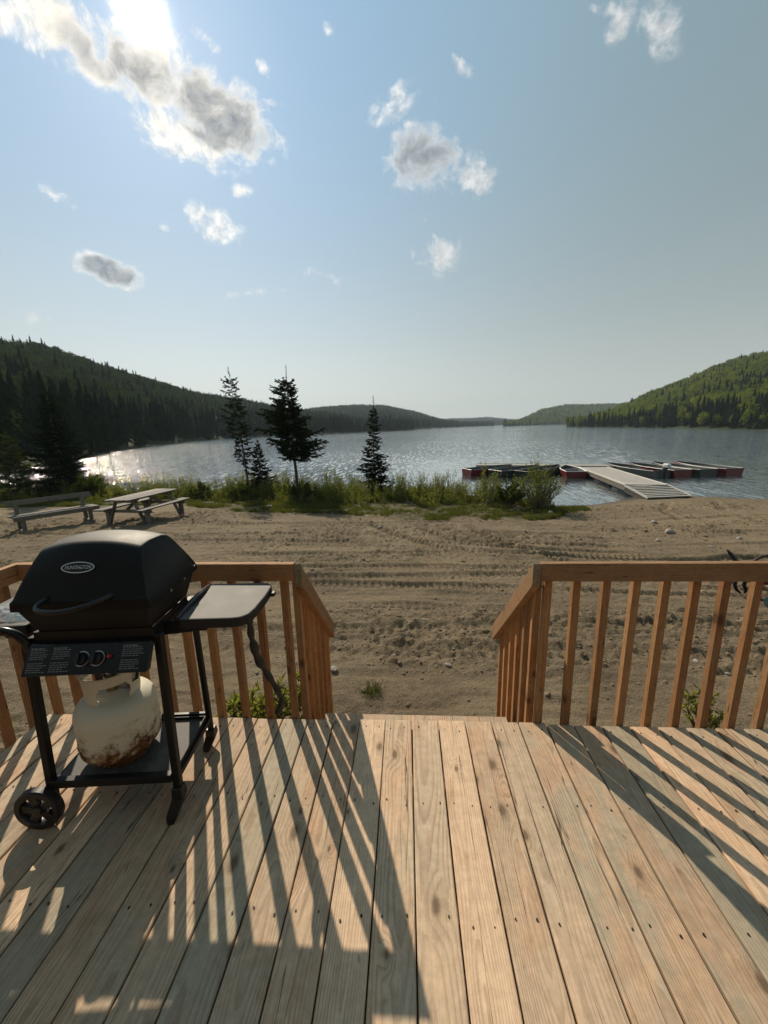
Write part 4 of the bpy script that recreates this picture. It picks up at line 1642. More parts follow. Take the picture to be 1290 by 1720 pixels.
# tubular push handle at the left
mb = MB()
P_ = np.array([(-0.165, -0.185, 0.775), (-0.170, -0.190, 0.815), (-0.188, -0.195, 0.850), (-0.225, -0.20, 0.873), (-0.28, -0.205, 0.878), (-0.36, -0.205, 0.872), (-0.44, -0.20, 0.868), (-0.52, -0.16, 0.866), (-0.56, -0.06, 0.866), (-0.56, 0.10, 0.866), (-0.52, 0.19, 0.866)])
t_ = np.linspace(0, len(P_) - 1, 50)
P_ = np.stack([np.interp(t_, range(len(P_)), P_[:, i]) for i in range(3)], 1)
for _ in range(12):
    P_[1:-1] = (P_[:-2] + 2 * P_[1:-1] + P_[2:]) / 4
P_[:, 2] -= 0.078 * (P_[:, 0] < -0.30) * np.clip((-0.30 - P_[:, 0]) / 0.08, 0, 1)
mb.tube([tuple(p) for p in P_], 0.0155, 12)
mb.obj('push_handle', M['black_gloss'], bbq, smooth=True)
# small hook and pin at the shelf end
mb = MB()
mb.box((0.684, 0.165, 0.822), (0.022, 0.03, 0.018))
mb.obj('shelf_hook', M['black_plastic'], bbq, bevel=0.003)
# bright hinge pins at the lid side
for (y, z) in ((-0.06, 0.952), (0.06, 0.955), (0.165, 0.975)):
    mb = MB()
    mb.lathe([(0.0, 0.012), (0.006, 0.010), (0.006, 0.0)], 10, (CX + 0.249, y, z), 'x')
    mb.obj('hinge_pin', M['steel'], lid, smooth=True)


def bbq_world(p):
    return Matrix.Translation(BBQ) @ Matrix.Rotation(BRZ, 4, 'Z') @ Vector(p)


# strap that hangs from the shelf
sp_ = [(0.632, -0.045, 0.806), (0.634, -0.05, 0.775), (0.632, -0.045, 0.72), (0.640, -0.04, 0.66), (0.646, -0.03, 0.60), (0.668, -0.02, 0.54), (0.690, -0.01, 0.48), (0.712, 0.0, 0.42), (0.728, 0.005, 0.365), (0.716, 0.0, 0.335), (0.700, 0.0, 0.30)]
mb = MB()
t_ = np.linspace(0, len(sp_) - 1, 44)
P_ = np.stack([np.interp(t_, range(len(sp_)), np.array(sp_)[:, i]) for i in range(3)], 1)
for _ in range(2):
    P_[1:-1] = (P_[:-2] + 2 * P_[1:-1] + P_[2:]) / 4
rad = [0.0135 + 0.0028 * math.sin(i * 1.1) + (0.004 if 10 < i < 20 else 0) for i in range(len(P_))]
mb.tube([tuple(bbq_world(p)) for p in P_], rad, 9)
hs = mb.obj('hose', M['black_plastic'], smooth=True)
tag(hs, 'crooked black hose hanging down from the outer end of the right side shelf', 'hose')

# plastic bag on the left shelf
mtp, T, out = mat_new('clear_plastic_bag')
gl = T.new('ShaderNodeBsdfGlossy')
gl.inputs['Roughness'].default_value = 0.12
gl.inputs['Color'].default_value = (0.9, 0.92, 0.95, 1)
tl = T.new('ShaderNodeBsdfTranslucent')
tl.inputs[0].default_value = (0.75, 0.78, 0.8, 1)
tp = T.new('ShaderNodeBsdfTransparent')
m1 = T.new('ShaderNodeMixShader')
m1.inputs[0].default_value = 0.45
T.l.new(gl.outputs[0], m1.inputs[1])
T.l.new(tl.outputs[0], m1.inputs[2])
m2 = T.new('ShaderNodeMixShader')
m2.inputs[0].default_value = 0.45
T.l.new(m1.outputs[0], m2.inputs[1])
T.l.new(tp.outputs[0], m2.inputs[2])
T.l.new(m2.outputs[0], out.inputs['Surface'])
mb = MB()
n = 18
vs = []
for j in range(n):
    for i in range(n):
        u, v = i / (n - 1) * 2 - 1, j / (n - 1) * 2 - 1
        r_ = max(abs(u), abs(v))
        h = 0.032 * (1 - r_ ** 3) * rng.uniform(0.3, 1.2) + 0.001
        vs.append(bbq_world((-0.36 + u * 0.11 + rng.uniform(-.006, .006), 0.0 + v * 0.09 + rng.uniform(-.006, .006), 0.852 + h)))
mb.add(vs, [(j * n + i, j * n + i + 1, (j + 1) * n + i + 1, (j + 1) * n + i) for j in range(n - 1) for i in range(n - 1)])
pb = mb.obj('plastic_bag', mtp)
tag(pb, 'crumpled clear plastic bag lying on the left side shelf of the barbecue', 'bag')

# ------------------------------------------------------------------ propane tank
TC = bbq_world((0.012, -0.040, 0.1805))
tank = empty('propane_tank', TC, R(12))
tank.rotation_euler = (R(0.0), R(0.0), R(12))
tag(tank, 'rust stained cream propane tank standing on the bottom tray of the barbecue', 'propane tank')
TR = 0.156
prof = [(0.0, 0.028)]
for k in range(1, 9):
    a = k / 8 * math.pi / 2
    prof.append((TR * math.sin(a) ** 0.62, 0.078 - 0.050 * math.cos(a)))
prof += [(TR, 0.088), (TR, 0.102), (TR + 0.0028, 0.105), (TR + 0.0028, 0.110), (TR, 0.113), (TR, 0.215), (TR + 0.001, 0.226), (TR + 0.001, 0.230), (TR, 0.233)]
for k in range(1, 10):
    a = k / 9 * math.pi / 2
    prof.append((TR * math.cos(a) ** 0.58 if k < 9 else 0.02, 0.233 + 0.084 * math.sin(a) ** 1.15))
prof += [(0.0, 0.318)]
mb = MB()
mb.lathe(prof, 64)
mb.obj('tank_body', M['tank'], tank, smooth=True, angle=70)
mb = MB()
mb.lathe([(0.104, 0.0), (0.107, 0.0), (0.109, 0.05), (0.106, 0.05)], 48, close=True)
mb.obj('foot_ring', M['tank'], tank, smooth=True, angle=50)
# collar with hand openings
mb = MB()
nc, z0, z1 = 96, 0.272, 0.425


def collar_r(z):
    return 0.100 + (z - z0) / (z1 - z0) * 0.008


def solid(a, t):
    """a in degrees, t 0..1 up the collar; openings are left out"""
    for ctr, half in ((-62, 35), (160, 34)):
        d = (a - ctr + 180) % 360 - 180
        if abs(d) < half and 0.22 < t < 0.70:
            e = max(0, abs(d) - (half - 9)) / 9
            if abs(t - 0.46) < 0.24 * math.sqrt(max(0, 1 - e * e)):
                return False
    for ctr, half in ((40, 22),):
        d = (a - ctr + 180) % 360 - 180
        if abs(d) < half and t < 2:
            return False
    return True


nz_ = 14
vs, fs = [], []
for j in range(nz_ + 1):
    z = z0 + (z1 - z0) * j / nz_
    for k in range(nc):
        a = 2 * math.pi * k / nc
        for dr in (0, 0.004):
            vs.append(((collar_r(z) - dr) * math.cos(a), (collar_r(z) - dr) * math.sin(a), z))
idx = lambda j, k, s: (j * nc + k % nc) * 2 + s
cell = {(j, k): solid(360.0 * (k + 0.5) / nc, (j + 0.5) / nz_) for j in range(nz_) for k in range(nc)}
for (j, k), on in cell.items():
    if not on:
        continue
    fs.append((idx(j, k, 0), idx(j, k + 1, 0), idx(j + 1, k + 1, 0), idx(j + 1, k, 0)))
    fs.append((idx(j, k, 1), idx(j + 1, k, 1), idx(j + 1, k + 1, 1), idx(j, k + 1, 1)))
    if not cell.get((j + 1, k), False):
        fs.append((idx(j + 1, k, 0), idx(j + 1, k + 1, 0), idx(j + 1, k + 1, 1), idx(j + 1, k, 1)))
    if not cell.get((j - 1, k), False):
        fs.append((idx(j, k, 1), idx(j, k + 1, 1), idx(j, k + 1, 0), idx(j, k, 0)))
    if not cell.get((j, (k + 1) % nc), False):
        fs.append((idx(j, k + 1, 0), idx(j, k + 1, 1), idx(j + 1, k + 1, 1), idx(j + 1, k + 1, 0)))
    if not cell.get((j, (k - 1) % nc), False):
        fs.append((idx(j, k, 1), idx(j, k, 0), idx(j + 1, k, 0), idx(j + 1, k, 1)))
mb.add(vs, fs)
collar = mb.obj('collar', M['tank'], tank, smooth=True, angle=50)
mb = MB()
mb.lathe([(0.104, z1 - 0.003), (0.108, z1 + 0.003), (0.112, z1 - 0.001), (0.110, z1 - 0.006)], 64, close=True)
mb.obj('collar_rim', M['tank'], collar, smooth=True, angle=80)
# valve
mb = MB()
mb.lathe([(0.0, 0.31), (0.024, 0.31), (0.024, 0.335), (0.016, 0.34), (0.016, 0.375), (0.0, 0.375)], 18)
valve = mb.obj('valve', M['brass'], tank, smooth=True)
mb = MB()
mb.lathe([(0.0, 0.378), (0.026, 0.380), (0.029, 0.390), (0.024, 0.402), (0.0, 0.404)], 20)
mb.obj('hand_wheel', M['black_plastic'], valve, smooth=True)
mb = MB()
mb.tube([(0.0, -0.016, 0.352), (0.055, -0.03, 0.352)], [0.012, 0.012], 12)
mb.tube([(0.055, -0.03, 0.352), (0.085, -0.037, 0.352)], [0.019, 0.019], 14)
mb.obj('regulator', M['grey_steel'], valve, smooth=True)
mb = MB()
mb.tube([(0.085, -0.037, 0.352), (0.115, -0.03, 0.372), (0.12, 0.0, 0.43), (0.09, 0.03, 0.52), (0.06, 0.04, 0.60)], 0.007, 8)
mb.obj('gas_hose', M['black_plastic'], valve, smooth=True)

# ------------------------------------------------------------------ picnic table and bench
def planks(parent, name, n, w, gap, length, z, xoff, th, mat):
    tot = n * w + (n - 1) * gap
    for i in range(n):
        mb = MB()
        mb.box((0, 0, 0), (w, length + rng.uniform(-0.03, 0.03), th))
        o = mb.obj(name, mat, parent, bevel=0.005, loc=(xoff - tot / 2 + w / 2 + i * (w + gap), rng.uniform(-.01, .01), z + rng.uniform(-.003, .003)))
        o.rotation_euler = (rng.uniform(-.006, .006), rng.uniform(-.02, .02), rng.uniform(-.004, .004))


TX, TY = -7.93, 11.25
pt = empty('picnic_table', (TX, TY, gz2(TX, TY)), R(-6))
tag(pt, 'weathered grey picnic table with attached seats standing on the sand', 'picnic table')
planks(pt, 'top_plank', 5, 0.142, 0.012, 2.05, 0.735, 0, 0.04, M['old_y'])
for s in (-1, 1):
    planks(pt, 'seat_plank', 2, 0.142, 0.012, 2.05, 0.445, s * 0.63, 0.04, M['old_y'])
for y in (-0.72, 0.72):
    for s in (-1, 1):
        mb = MB()
        mb.beam((s * 0.27, y, 0.712), (s * 0.60, y, -0.04), 0.04, 0.10, (0, 1, 0))
        mb.v = [(a, b, c) for a, b, c in mb.v]
        mb.obj('leg', M['old_z'], pt, bevel=0.004)
    for (z, hw, yo) in ((0.375, 0.78, 0.041), (0.665, 0.36, 0.041)):
        mb = MB()
        mb.beam((-hw, y + yo, z), (hw, y + yo, z), 0.038, 0.095)
        mb.obj('cross_beam', M['old_x'], pt, bevel=0.004)
    # short blocks under the seats
    for s in (-1, 1):
        mb = MB()
        mb.box((s * 0.63, y + 0.041, 0.16), (0.12, 0.09, 0.36))
        mb.obj('seat_block', M['old_z'], pt, bevel=0.004)
for s in (-1, 1):
    mb = MB()
    mb.beam((0.02 * s, s * 0.66, 0.40), (0.02 * s, s * 0.12, 0.70), 0.04, 0.085)
    mb.obj('brace', M['old_y'], pt, bevel=0.003)

BX, BY = -10.0, 10.38
bn = empty('bench', (BX, BY, gz2(BX, BY)), R(57.5))
tag(bn, 'weathered grey plank bench with a backrest next to the picnic table', 'bench')
# local x along the bench, local -y faces the deck
for (y, z, w, h) in ((0.22, 0.77, 0.045, 0.135), ):
    mb = MB()
    mb.box((0, 0, 0), (1.95, w, h))
    o = mb.obj('back_plank', M['old_x'], bn, bevel=0.005, loc=(0, y, z))
    o.rotation_euler = (R(-14), 0, 0)
for i in range(3):
    mb = MB()
    mb.box((0, 0, 0), (1.95, 0.135, 0.038))
    mb.obj('seat_plank', M['old_x'], bn, bevel=0.005, loc=(0.01 * i, 0.10 - 0.148 * i, 0.44))
mb = MB()
mb.box((0, 0, 0), (1.95, 0.038, 0.12))
mb.obj('front_plank', M['old_x'], bn, bevel=0.005, loc=(0.02, -0.292, 0.40))
for s in (-1, 1):
    x = s * 0.76
    mb = MB()
    mb.beam((x, 0.17, -0.05), (x, 0.215, 0.80), 0.09, 0.07, (0, 1, 0))
    mb.obj('back_post', M['old_z'], bn, bevel=0.005)
    mb = MB()
    mb.beam((x, -0.235, -0.05), (x, -0.235, 0.42), 0.09, 0.08, (0, 1, 0))
    mb.obj('leg', M['old_z'], bn, bevel=0.005)
    mb = MB()
    mb.beam((x + 0.07 * s, -0.27, 0.36), (x + 0.07 * s, 0.20, 0.36), 0.045, 0.10)
    mb.obj('seat_beam', M['old_y'], bn, bevel=0.004)
    mb = MB()
    mb.beam((x, -0.36, 0.02), (x, 0.30, 0.02), 0.10, 0.09)
    mb.obj('foot_beam', M['old_y'], bn, bevel=0.005)

# ------------------------------------------------------------------ dock
dock = empty('dock', (9.6, 19.5, WATER_Z))
tag(dock, 'grey plank dock with pale edges running from the beach to a cross float', 'dock')
DZ = 0.36


def dock_run(a, b, w, za, zb, pl=0.142):
    a, b = Vector((*a, 0)), Vector((*b, 0))
    d = (b - a)
    L = d.length
    d.normalize()
    s = Vector((d.y, -d.x, 0))
    n = int(L / (pl + 0.006))
    mb = MB()
    for i in range(n):
        t = (i + 0.5) / n
        c = a + d * (L * t) + Vector((0, 0, za + (zb - za) * t + rng.uniform(-.004, .004)))
        c -= Vector((9.6, 19.5, 0))
        hw = w / 2 + rng.uniform(-.012, .012)
        p = [c + s * (i_ * hw) + d * (j_ * pl / 2) for i_, j_ in ((-1, -1), (1, -1), (1, 1), (-1, 1))]
        up = Vector((0, 0, 0.018))
        mb.add([q - up for q in p] + [q + up for q in p], [(3, 2, 1, 0), (4, 5, 6, 7), (0, 1, 5, 4), (1, 2, 6, 5), (2, 3, 7, 6), (3, 0, 4, 7)])
    o = mb.obj('dock_planks', M['dock_x'], dock)
    o['kind'] = 'stuff'
    off = Vector((9.6, 19.5, 0))
    for sg in (-1, 1):
        mb = MB()
        e0 = a + s * (sg * (w / 2 + 0.02)) + Vector((0, 0, za + 0.012)) - off
        e1 = b + s * (sg * (w / 2 + 0.02)) + Vector((0, 0, zb + 0.012)) - off
        mb.beam(e0, e1, 0.045, 0.07)
        mb.obj('edge_rail', M['edge'], dock)
        mb = MB()
        mb.beam(e0 - Vector((0, 0, 0.15)) - s * sg * 0.03, e1 - Vector((0, 0, 0.15)) - s * sg * 0.03, 0.05, 0.20)
        mb.obj('side_beam', M['old_x'], dock)
    return d, s


M['edge'] = plain('pale_edge_board', (0.55, 0.53, 0.48), 0.7, 0, 0.3, 0.15, 5)
dock_run((9.62, 16.3), (10.62, 23.1), 1.45, DZ, DZ)
dock_run((9.80, 15.05), (9.60, 16.31), 1.72, 0.075, DZ)
dock_run((4.5, 25.75), (12.1, 23.95), 1.15, DZ, DZ)
for (x, y, lx, ly) in ((9.75, 17.2, 1.25, 1.5), (10.1, 19.6, 1.25, 1.6), (10.45, 22.0, 1.25, 1.6), (6.0, 25.4, 1.6, 0.9), (9.0, 24.7, 1.6, 0.9), (11.4, 24.1, 1.2, 0.9)):
    mb = MB()
    mb.box((x - 9.6, y - 19.5, 0.03), (lx, ly, 0.34))
    mb.obj('float', M['boat_dark'], dock, bevel=0.04)


# ------------------------------------------------------------------ boats
def boat(stern, bow_dir, L, beam, hull, label, motor=False, rim='alu', group='boats moored at the dock'):
    ang = math.atan2(bow_dir[1], bow_dir[0]) - math.pi / 2
    root = empty('rowing_boat', (stern[0], stern[1], WATER_Z), ang)
    tag(root, label, 'boat', group)
    ns = 15

    def sec(t):
        b = beam / 2 * (0.92 + 0.08 * math.sin(min(1, t / 0.5) * math.pi / 2)) * (1 - max(0, (t - 0.42) / 0.58) ** 2.3 * 0.985)
        zg = 0.35 + 0.13 * t ** 2.2
        zk = -0.10 + 0.34 * max(0, (t - 0.55) / 0.45) ** 2.6
        return b, zg, zk

    def shell(inset, drop):
        vs = []
        for i in range(ns):
            t = i / (ns - 1)
            b, zg, zk = sec(t)
            y = t * L
            if inset:
                b = max(0.005, b - inset)
                zk = zk + inset
                y = min(max(y, inset), L - inset * 2.2)
            zg -= drop
            for (u, w) in ((-1, 1), (-0.97, 0.62), (-0.86, 0.22), (-0.45, 0.05), (0, 0), (0.45, 0.05), (0.86, 0.22), (0.97, 0.62), (1, 1)):
                vs.append((u * b, y, zk + w * (zg - zk)))
        return vs
    k = 9
    quads = [(i * k + j, i * k + j + 1, (i + 1) * k + j + 1, (i + 1) * k + j) for i in range(ns - 1) for j in range(k - 1)]
    mb = MB()
    mb.add(shell(0, 0), [q[::-1] for q in quads] + [tuple(range(k))])
    mb.obj('hull', hull, root, smooth=True, angle=40)
    mb = MB()
    mb.add(shell(0.028, 0.004), quads + [tuple(range(k))[::-1]])
    mb.obj('inner_hull', M['boat_in'], root, smooth=True, angle=40)
    # rim
    mb = MB()
    for s in (-1, 1):
        mb.tube([(s * (sec(i / (ns - 1))[0] - 0.010), i / (ns - 1) * L, sec(i / (ns - 1))[1]) for i in range(ns)], 0.024, 6)
    b0, zg0, _ = sec(0)
    mb.tube([(-b0, 0.01, zg0), (b0, 0.01, zg0)], 0.024, 6)
    mb.obj('gunwale', M[rim], root, smooth=True)
    for t in (0.16, 0.44, 0.70):
        b, zg, zk = sec(t)
        mb = MB()
        mb.box((0, t * L, zg - 0.13), (2 * b * 0.94, 0.26, 0.03))
        mb.box((0, t * L, zg - 0.28), (2 * b * 0.80, 0.20, 0.27))
        mb.obj('seat', M['alu'], root)
    if motor:
        mb = MB()
        mb.box((0, -0.20, 0.62), (0.24, 0.34, 0.22))
        mo = mb.obj('outboard_motor', M['white'], root, bevel=0.06, seg=3)
        mb = MB()
        mb.box((0, -0.16, 0.15), (0.09, 0.15, 0.74))
        mb.box((0, -0.13, 0.47), (0.20, 0.16, 0.10))
        mb.obj('motor_leg', M['boat_dark'], mo, bevel=0.015)
    return root


boat((13.25, 21.15), (-0.30, 0.95), 3.7, 1.30, M['alu'], 'bare aluminium boat with a white outboard motor, nearest to the dock on its right side', True)
boat((14.35, 21.25), (-0.26, 0.97), 3.5, 1.25, M['boat_red'], 'dark red boat between the aluminium boat and a black boat, right of the dock')
boat((15.75, 21.40), (-0.26, 0.97), 3.5, 1.25, M['boat_dark'], 'black boat between two dark red boats, right of the dock')
boat((17.15, 21.55), (-0.26, 0.97), 3.5, 1.25, M['boat_red'], 'dark red boat farthest from the dock, outermost of the row right of the dock')
boat((8.98, 21.35), (0.14, 0.99), 2.35, 1.12, M['boat_red'], 'small bright red rowing boat tied against the left edge of the dock', rim='white')
boat((6.25, 21.85), (0.80, 0.60), 3.5, 1.20, M['boat_dark'], 'dark boat with a raised pale rimmed bow behind the willow bush')
boat((4.95, 22.4), (0.88, 0.47), 3.3, 1.20, M['boat_dark'], 'low dark boat in the middle of the three left of the dock')
boat((3.5, 23.3), (0.93, 0.37), 3.1, 1.20, M['boat_red'], 'dark red boat farthest left of the dock, out on the open water')


# ------------------------------------------------------------------ near spruces
def spruce(name, loc, H, prof, label, seed, lean=(0, 0), t0=0.05, whorls=26, per=6, mat='spruce', side=None, twig=1.0, droop=0.22, trunk_r=0.05, leader=0.06, group=None):
    r = random.Random(seed)
    root = empty(name, loc, 0)
    tag(root, label, 'tree', group)
    mb = MB()
    n = 14
    axis = [Vector((lean[0] * t + 0.02 * math.sin(t * 7 + seed), lean[1] * t + 0.02 * math.cos(t * 5 + seed), t * H)) for t in np.linspace(-0.03, 1, n)]
    mb.tube(axis, [max(0.006, trunk_r * (1 - i / (n - 1)) ** 0.85) for i in range(n)], 8)
    mb.obj('trunk', M['bark'], root, smooth=True)
    wood, nd = MB(), MB()

    def ax(t):
        return Vector((lean[0] * t + 0.02 * math.sin(t * 7 + seed), lean[1] * t + 0.02 * math.cos(t * 5 + seed), t * H))

    def spray(p, d, L, w):
        u = d.cross(Vector((r.gauss(0, 1), r.gauss(0, 1), r.gauss(0, 1)))).normalized()
        v = d.cross(u)
        for q in (u, v):
            nd.add([p - d * L * 0.05, p + d * L * 0.35 + q * w, p + d * L, p + d * L * 0.35 - q * w], [(0, 1, 2, 3)])
    for i in range(whorls):
        t = t0 + (1 - leader - t0) * (i + r.uniform(-0.3, 0.3)) / whorls
        t = min(max(t, t0), 1 - leader)
        rad = float(np.interp(t, [p[0] for p in prof], [p[1] for p in prof]))
        a0 = r.uniform(0, 6.28)
        for k in range(per):
            a = a0 + 2 * math.pi * k / per + r.uniform(-0.4, 0.4)
            tk = min(max(t + r.uniform(-0.5, 0.5) * (1 - leader - t0) / whorls, t0), 1 - leader)
            L = rad * r.uniform(0.45, 1.15)
            if side is not None:
                L *= side(t, a)
            if L < 0.05:
                continue
            up = 0.55 * max(0, (t - 0.75) / 0.25) - droop * (1 - t) + r.uniform(-0.22, 0.16)
            d0 = Vector((math.cos(a), math.sin(a), up)).normalized()
            p0 = ax(tk)
            nseg = 4
            pts = [p0]
            dd = d0.copy()
            for s_ in range(nseg):
                dd = (dd + Vector((0, 0, 0.10))).normalized()
                pts.append(pts[-1] + dd * (L / nseg))
            wood.tube(pts, [0.010 * (1 - j / (nseg + 1)) * (0.5 + L) for j in range(nseg + 1)], 4, False)
            m_ = max(4, int(L * 21 * twig))
            for j in range(m_):
                f = 0.14 + 0.86 * (j + r.uniform(0, 1)) / m_
                x = f * nseg
                i0 = min(int(x), nseg - 1)
                p = pts[i0].lerp(pts[i0 + 1], x - i0)
                bd = (pts[i0 + 1] - pts[i0]).normalized()
                sd = bd.cross(Vector((0, 0, 1)))
                sgn = 1 if j % 2 else -1
                d = (bd * r.uniform(0.5, 0.9) + sd * sgn * r.uniform(0.45, 0.9) + Vector((0, 0, r.uniform(-0.65, 0.15)))).normalized()
                tl = (0.10 + 0.30 * L * (1 - f * 0.75)) * r.uniform(0.6, 1.1)
                spray(p, d, tl, 0.022 + 0.014 * r.random())
                if tl > 0.16:
                    for _ in range(2):
                        q = p + d * tl * r.uniform(0.3, 0.8)
                        d2 = (d + sd * r.uniform(-0.8, 0.8) + Vector((0, 0, r.uniform(-0.4, 0.1)))).normalized()
                        spray(q, d2, tl * 0.55, 0.022)
            spray(pts[-1] - dd * 0.05, dd, 0.14, 0.018)
    # leader shoot
    tip = ax(1.0)
    for j in range(7):
        t = 1 - leader * 1.3 * j / 7
        for k in range(3):
            a = r.uniform(0, 6.28)
            d = Vector((math.cos(a) * 0.55, math.sin(a) * 0.55, 1)).normalized()
            spray(ax(t), d, 0.06 + 0.02 * j, 0.008)
    wood.obj('branches', M['twig'], root)
    o = nd.obj('crown', M[mat], root)
    return root


def at_y(px, py, y):
    return None


GS = 'spruces on the near bank'
z = lambda x, y: gz2(x, y)
spruce('spruce_tree', (-6.92, 16.8, z(-6.92, 16.8)), 5.35, [(0.12, 0.0), (0.24, 0.10), (0.28, 0.46), (0.42, 0.52), (0.60, 0.54), (0.75, 0.44), (0.86, 0.40), (0.94, 0.18), (1, 0.05)],
       'tall thin ragged spruce leaning slightly, leftmost of the three tall ones on the bank', 11, lean=(-0.42, 0), t0=0.20, whorls=24, per=5, twig=0.95, droop=0.10, leader=0.07, group=GS)
spruce('spruce_tree', (-6.42, 16.9, z(-6.42, 16.9)), 2.35, [(0.0, 0.55), (0.2, 0.62), (0.5, 0.42), (0.8, 0.2), (1, 0.04)],
       'short dense spruce close beside the leaning thin spruce', 12, t0=0.06, whorls=18, per=7, twig=1.1, group=GS)
spruce('spruce_tree', (-4.80, 16.8, z(-4.80, 16.8)), 5.35, [(0.25, 0.05), (0.29, 0.7), (0.34, 1.30), (0.44, 1.28), (0.55, 1.05), (0.66, 1.0), (0.70, 0.62), (0.82, 0.55), (0.90, 0.32), (1, 0.12)],
       'broad spruce with a bare lower trunk and a wide lopsided crown', 13, t0=0.28, whorls=30, per=7, twig=1.1, droop=0.12, leader=0.11, trunk_r=0.075, lean=(-0.15, 0),
       side=lambda t, a: (1.10 if math.cos(a) > 0 else 0.72) if t < 0.5 else (1.15 if math.cos(a) < 0 else 0.8), group=GS)
spruce('spruce_tree', (-1.36, 16.6, z(-1.36, 16.6)), 4.05, [(0.0, 0.55), (0.12, 0.70), (0.30, 0.66), (0.45, 0.50), (0.52, 0.30), (0.75, 0.22), (0.88, 0.15), (1, 0.03)],
       'slim spruce with a long thin pointed top, rightmost on the bank', 14, t0=0.05, whorls=26, per=7, twig=1.0, leader=0.12, group=GS)
spruce('spruce_tree', (-15.9, 17.2, z(-15.9, 17.2)), 4.9, [(0.0, 1.1), (0.15, 1.45), (0.35, 1.12), (0.6, 0.75), (0.85, 0.34), (1, 0.05)],
       'large dense dark spruce behind the bench at the left', 15, t0=0.03, whorls=30, per=9, twig=1.2, trunk_r=0.09, group=GS)
spruce('spruce_tree', (-17.6, 16.7, z(-17.6, 16.7)), 3.0, [(0.0, 0.8), (0.2, 0.95), (0.5, 0.65), (0.8, 0.3), (1, 0.06)],
       'pale young spruce in front of the large dense dark spruce, at the left edge', 16, t0=0.04, whorls=20, per=8, mat='spruce_light', twig=0.9, group=GS)


# ------------------------------------------------------------------ shrubs and weeds
def leafquad(mb, p, d, L, w, r):
    u = d.cross(Vector((r.gauss(0, 1), r.gauss(0, 1), r.gauss(0, 1))))
    if u.length < 1e-4:
        return
    u.normalize()
    b = d.cross(u) * (L * 0.12)
    mb.add([p, p + d * L * 0.45 + u * w - b, p + d * L, p + d * L * 0.45 - u * w - b], [(0, 1, 2, 3)])


def bush(name, loc, H, W_, stems, label, seed, leafm='willow', leaf=0.07, lpm=55, fork=4, cat='shrub', base=0.25, stemm='twig', group=None):
    r = random.Random(seed)
    root = empty(name, loc, r.uniform(0, 6))
    tag(root, label, cat, group)
    st, lf = MB(), MB()
    for s in range(stems):
        a = r.uniform(0, 6.28)
        rr = W_ / 2 * math.sqrt(r.uniform(0, 1))
        h = H * r.uniform(0.55, 1.0) * (1 - 0.35 * (rr / (W_ / 2)) ** 2)
        b = Vector((rr * base * math.cos(a), rr * base * math.sin(a), -0.03))
        e = Vector((rr * math.cos(a), rr * math.sin(a), h))
        mid = b.lerp(e, 0.5) + Vector((r.gauss(0, .05), r.gauss(0, .05), h * 0.10))
        pts = [b, b.lerp(mid, 0.6), mid, mid.lerp(e, 0.55) + Vector((0, 0, .02)), e]
        st.tube(pts, [0.009, 0.008, 0.006, 0.004, 0.002], 4, False)
        segs = [(pts, h)]
        for f in range(fork):
            t = r.uniform(0.3, 0.9) * 4
            i0 = min(int(t), 3)
            p = pts[i0].lerp(pts[i0 + 1], t - i0)
            d = ((pts[i0 + 1] - pts[i0]).normalized() + Vector((r.gauss(0, .5), r.gauss(0, .5), r.uniform(0, .4)))).normalized()
            L = h * r.uniform(0.15, 0.35)
            tp = [p, p + d * L * 0.5, p + d * L + Vector((0, 0, L * 0.08))]
            st.tube(tp, [0.004, 0.003, 0.0015], 3, False)
            segs.append((tp, L))
        for pp, L in segs:
            nl = max(2, int(L * lpm / (1 if len(pp) > 3 else 0.8)))
            for _ in range(nl):
                t = (0.18 + 0.82 * r.random() ** 0.8) * (len(pp) - 1)
                i0 = min(int(t), len(pp) - 2)
                p = pp[i0].lerp(pp[i0 + 1], t - i0)
                d = ((pp[i0 + 1] - pp[i0]).normalized() * 0.7 + Vector((r.gauss(0, .7), r.gauss(0, .7), r.gauss(0.1, .5)))).normalized()
                leafquad(lf, p, d, leaf * r.uniform(0.6, 1.2), leaf * 0.2, r)
    st.obj('stems', M[stemm], root)
    lf.obj('leaves', M[leafm], root)
    return root


bush('willow_bush', (4.35, 13.15, z(4.35, 13.15)), 1.55, 1.75, 64, 'large pale willow bush at the right end of the bank, before the boats', 31, leaf=0.075, lpm=20, fork=4)
bush('shrub', (3.45, 13.25, z(3.45, 13.25)), 0.85, 1.0, 30, 'low dark leafy shrub just left of the large willow bush', 32, 'shrub_dark', 0.09, 60, 5)
bush('willow_bush', (2.75, 13.6, z(2.75, 13.6)), 1.45, 0.9, 22, 'thin upright willow bush left of the low dark shrub', 33, leaf=0.07, lpm=20, fork=3)
bush('shrub', (-6.75, 15.4, z(-6.75, 15.4)), 0.75, 1.2, 30, 'dark rounded shrub at the foot of the thin leaning spruce', 34, 'shrub_dark', 0.09, 60, 5)
bush('shrub', (-8.6, 15.6, z(-8.6, 15.6)), 0.7, 1.1, 26, 'dark shrub on the bank behind the picnic table', 35, 'shrub_dark', 0.09, 60, 5)
bush('shrub', (-4.3, 15.2, z(-4.3, 15.2)), 0.7, 1.5, 34, 'dark shrub in front of the broad lopsided spruce', 36, 'shrub_dark', 0.09, 55, 5)
bush('shrub', (-14.2, 16.6, z(-14.2, 16.6)), 0.95, 1.7, 40, 'dark low shrub under the large dense spruce at the left', 37, 'shrub_dark', 0.09, 55, 5)
bush('weed_plant', (-1.27, 2.62, z(-1.27, 2.62)), 0.42, 0.42, 14, 'leafy green weed behind the left railing under the hanging hose', 41, 'weed', 0.06, 70, 3, 'plant', stemm='dry')
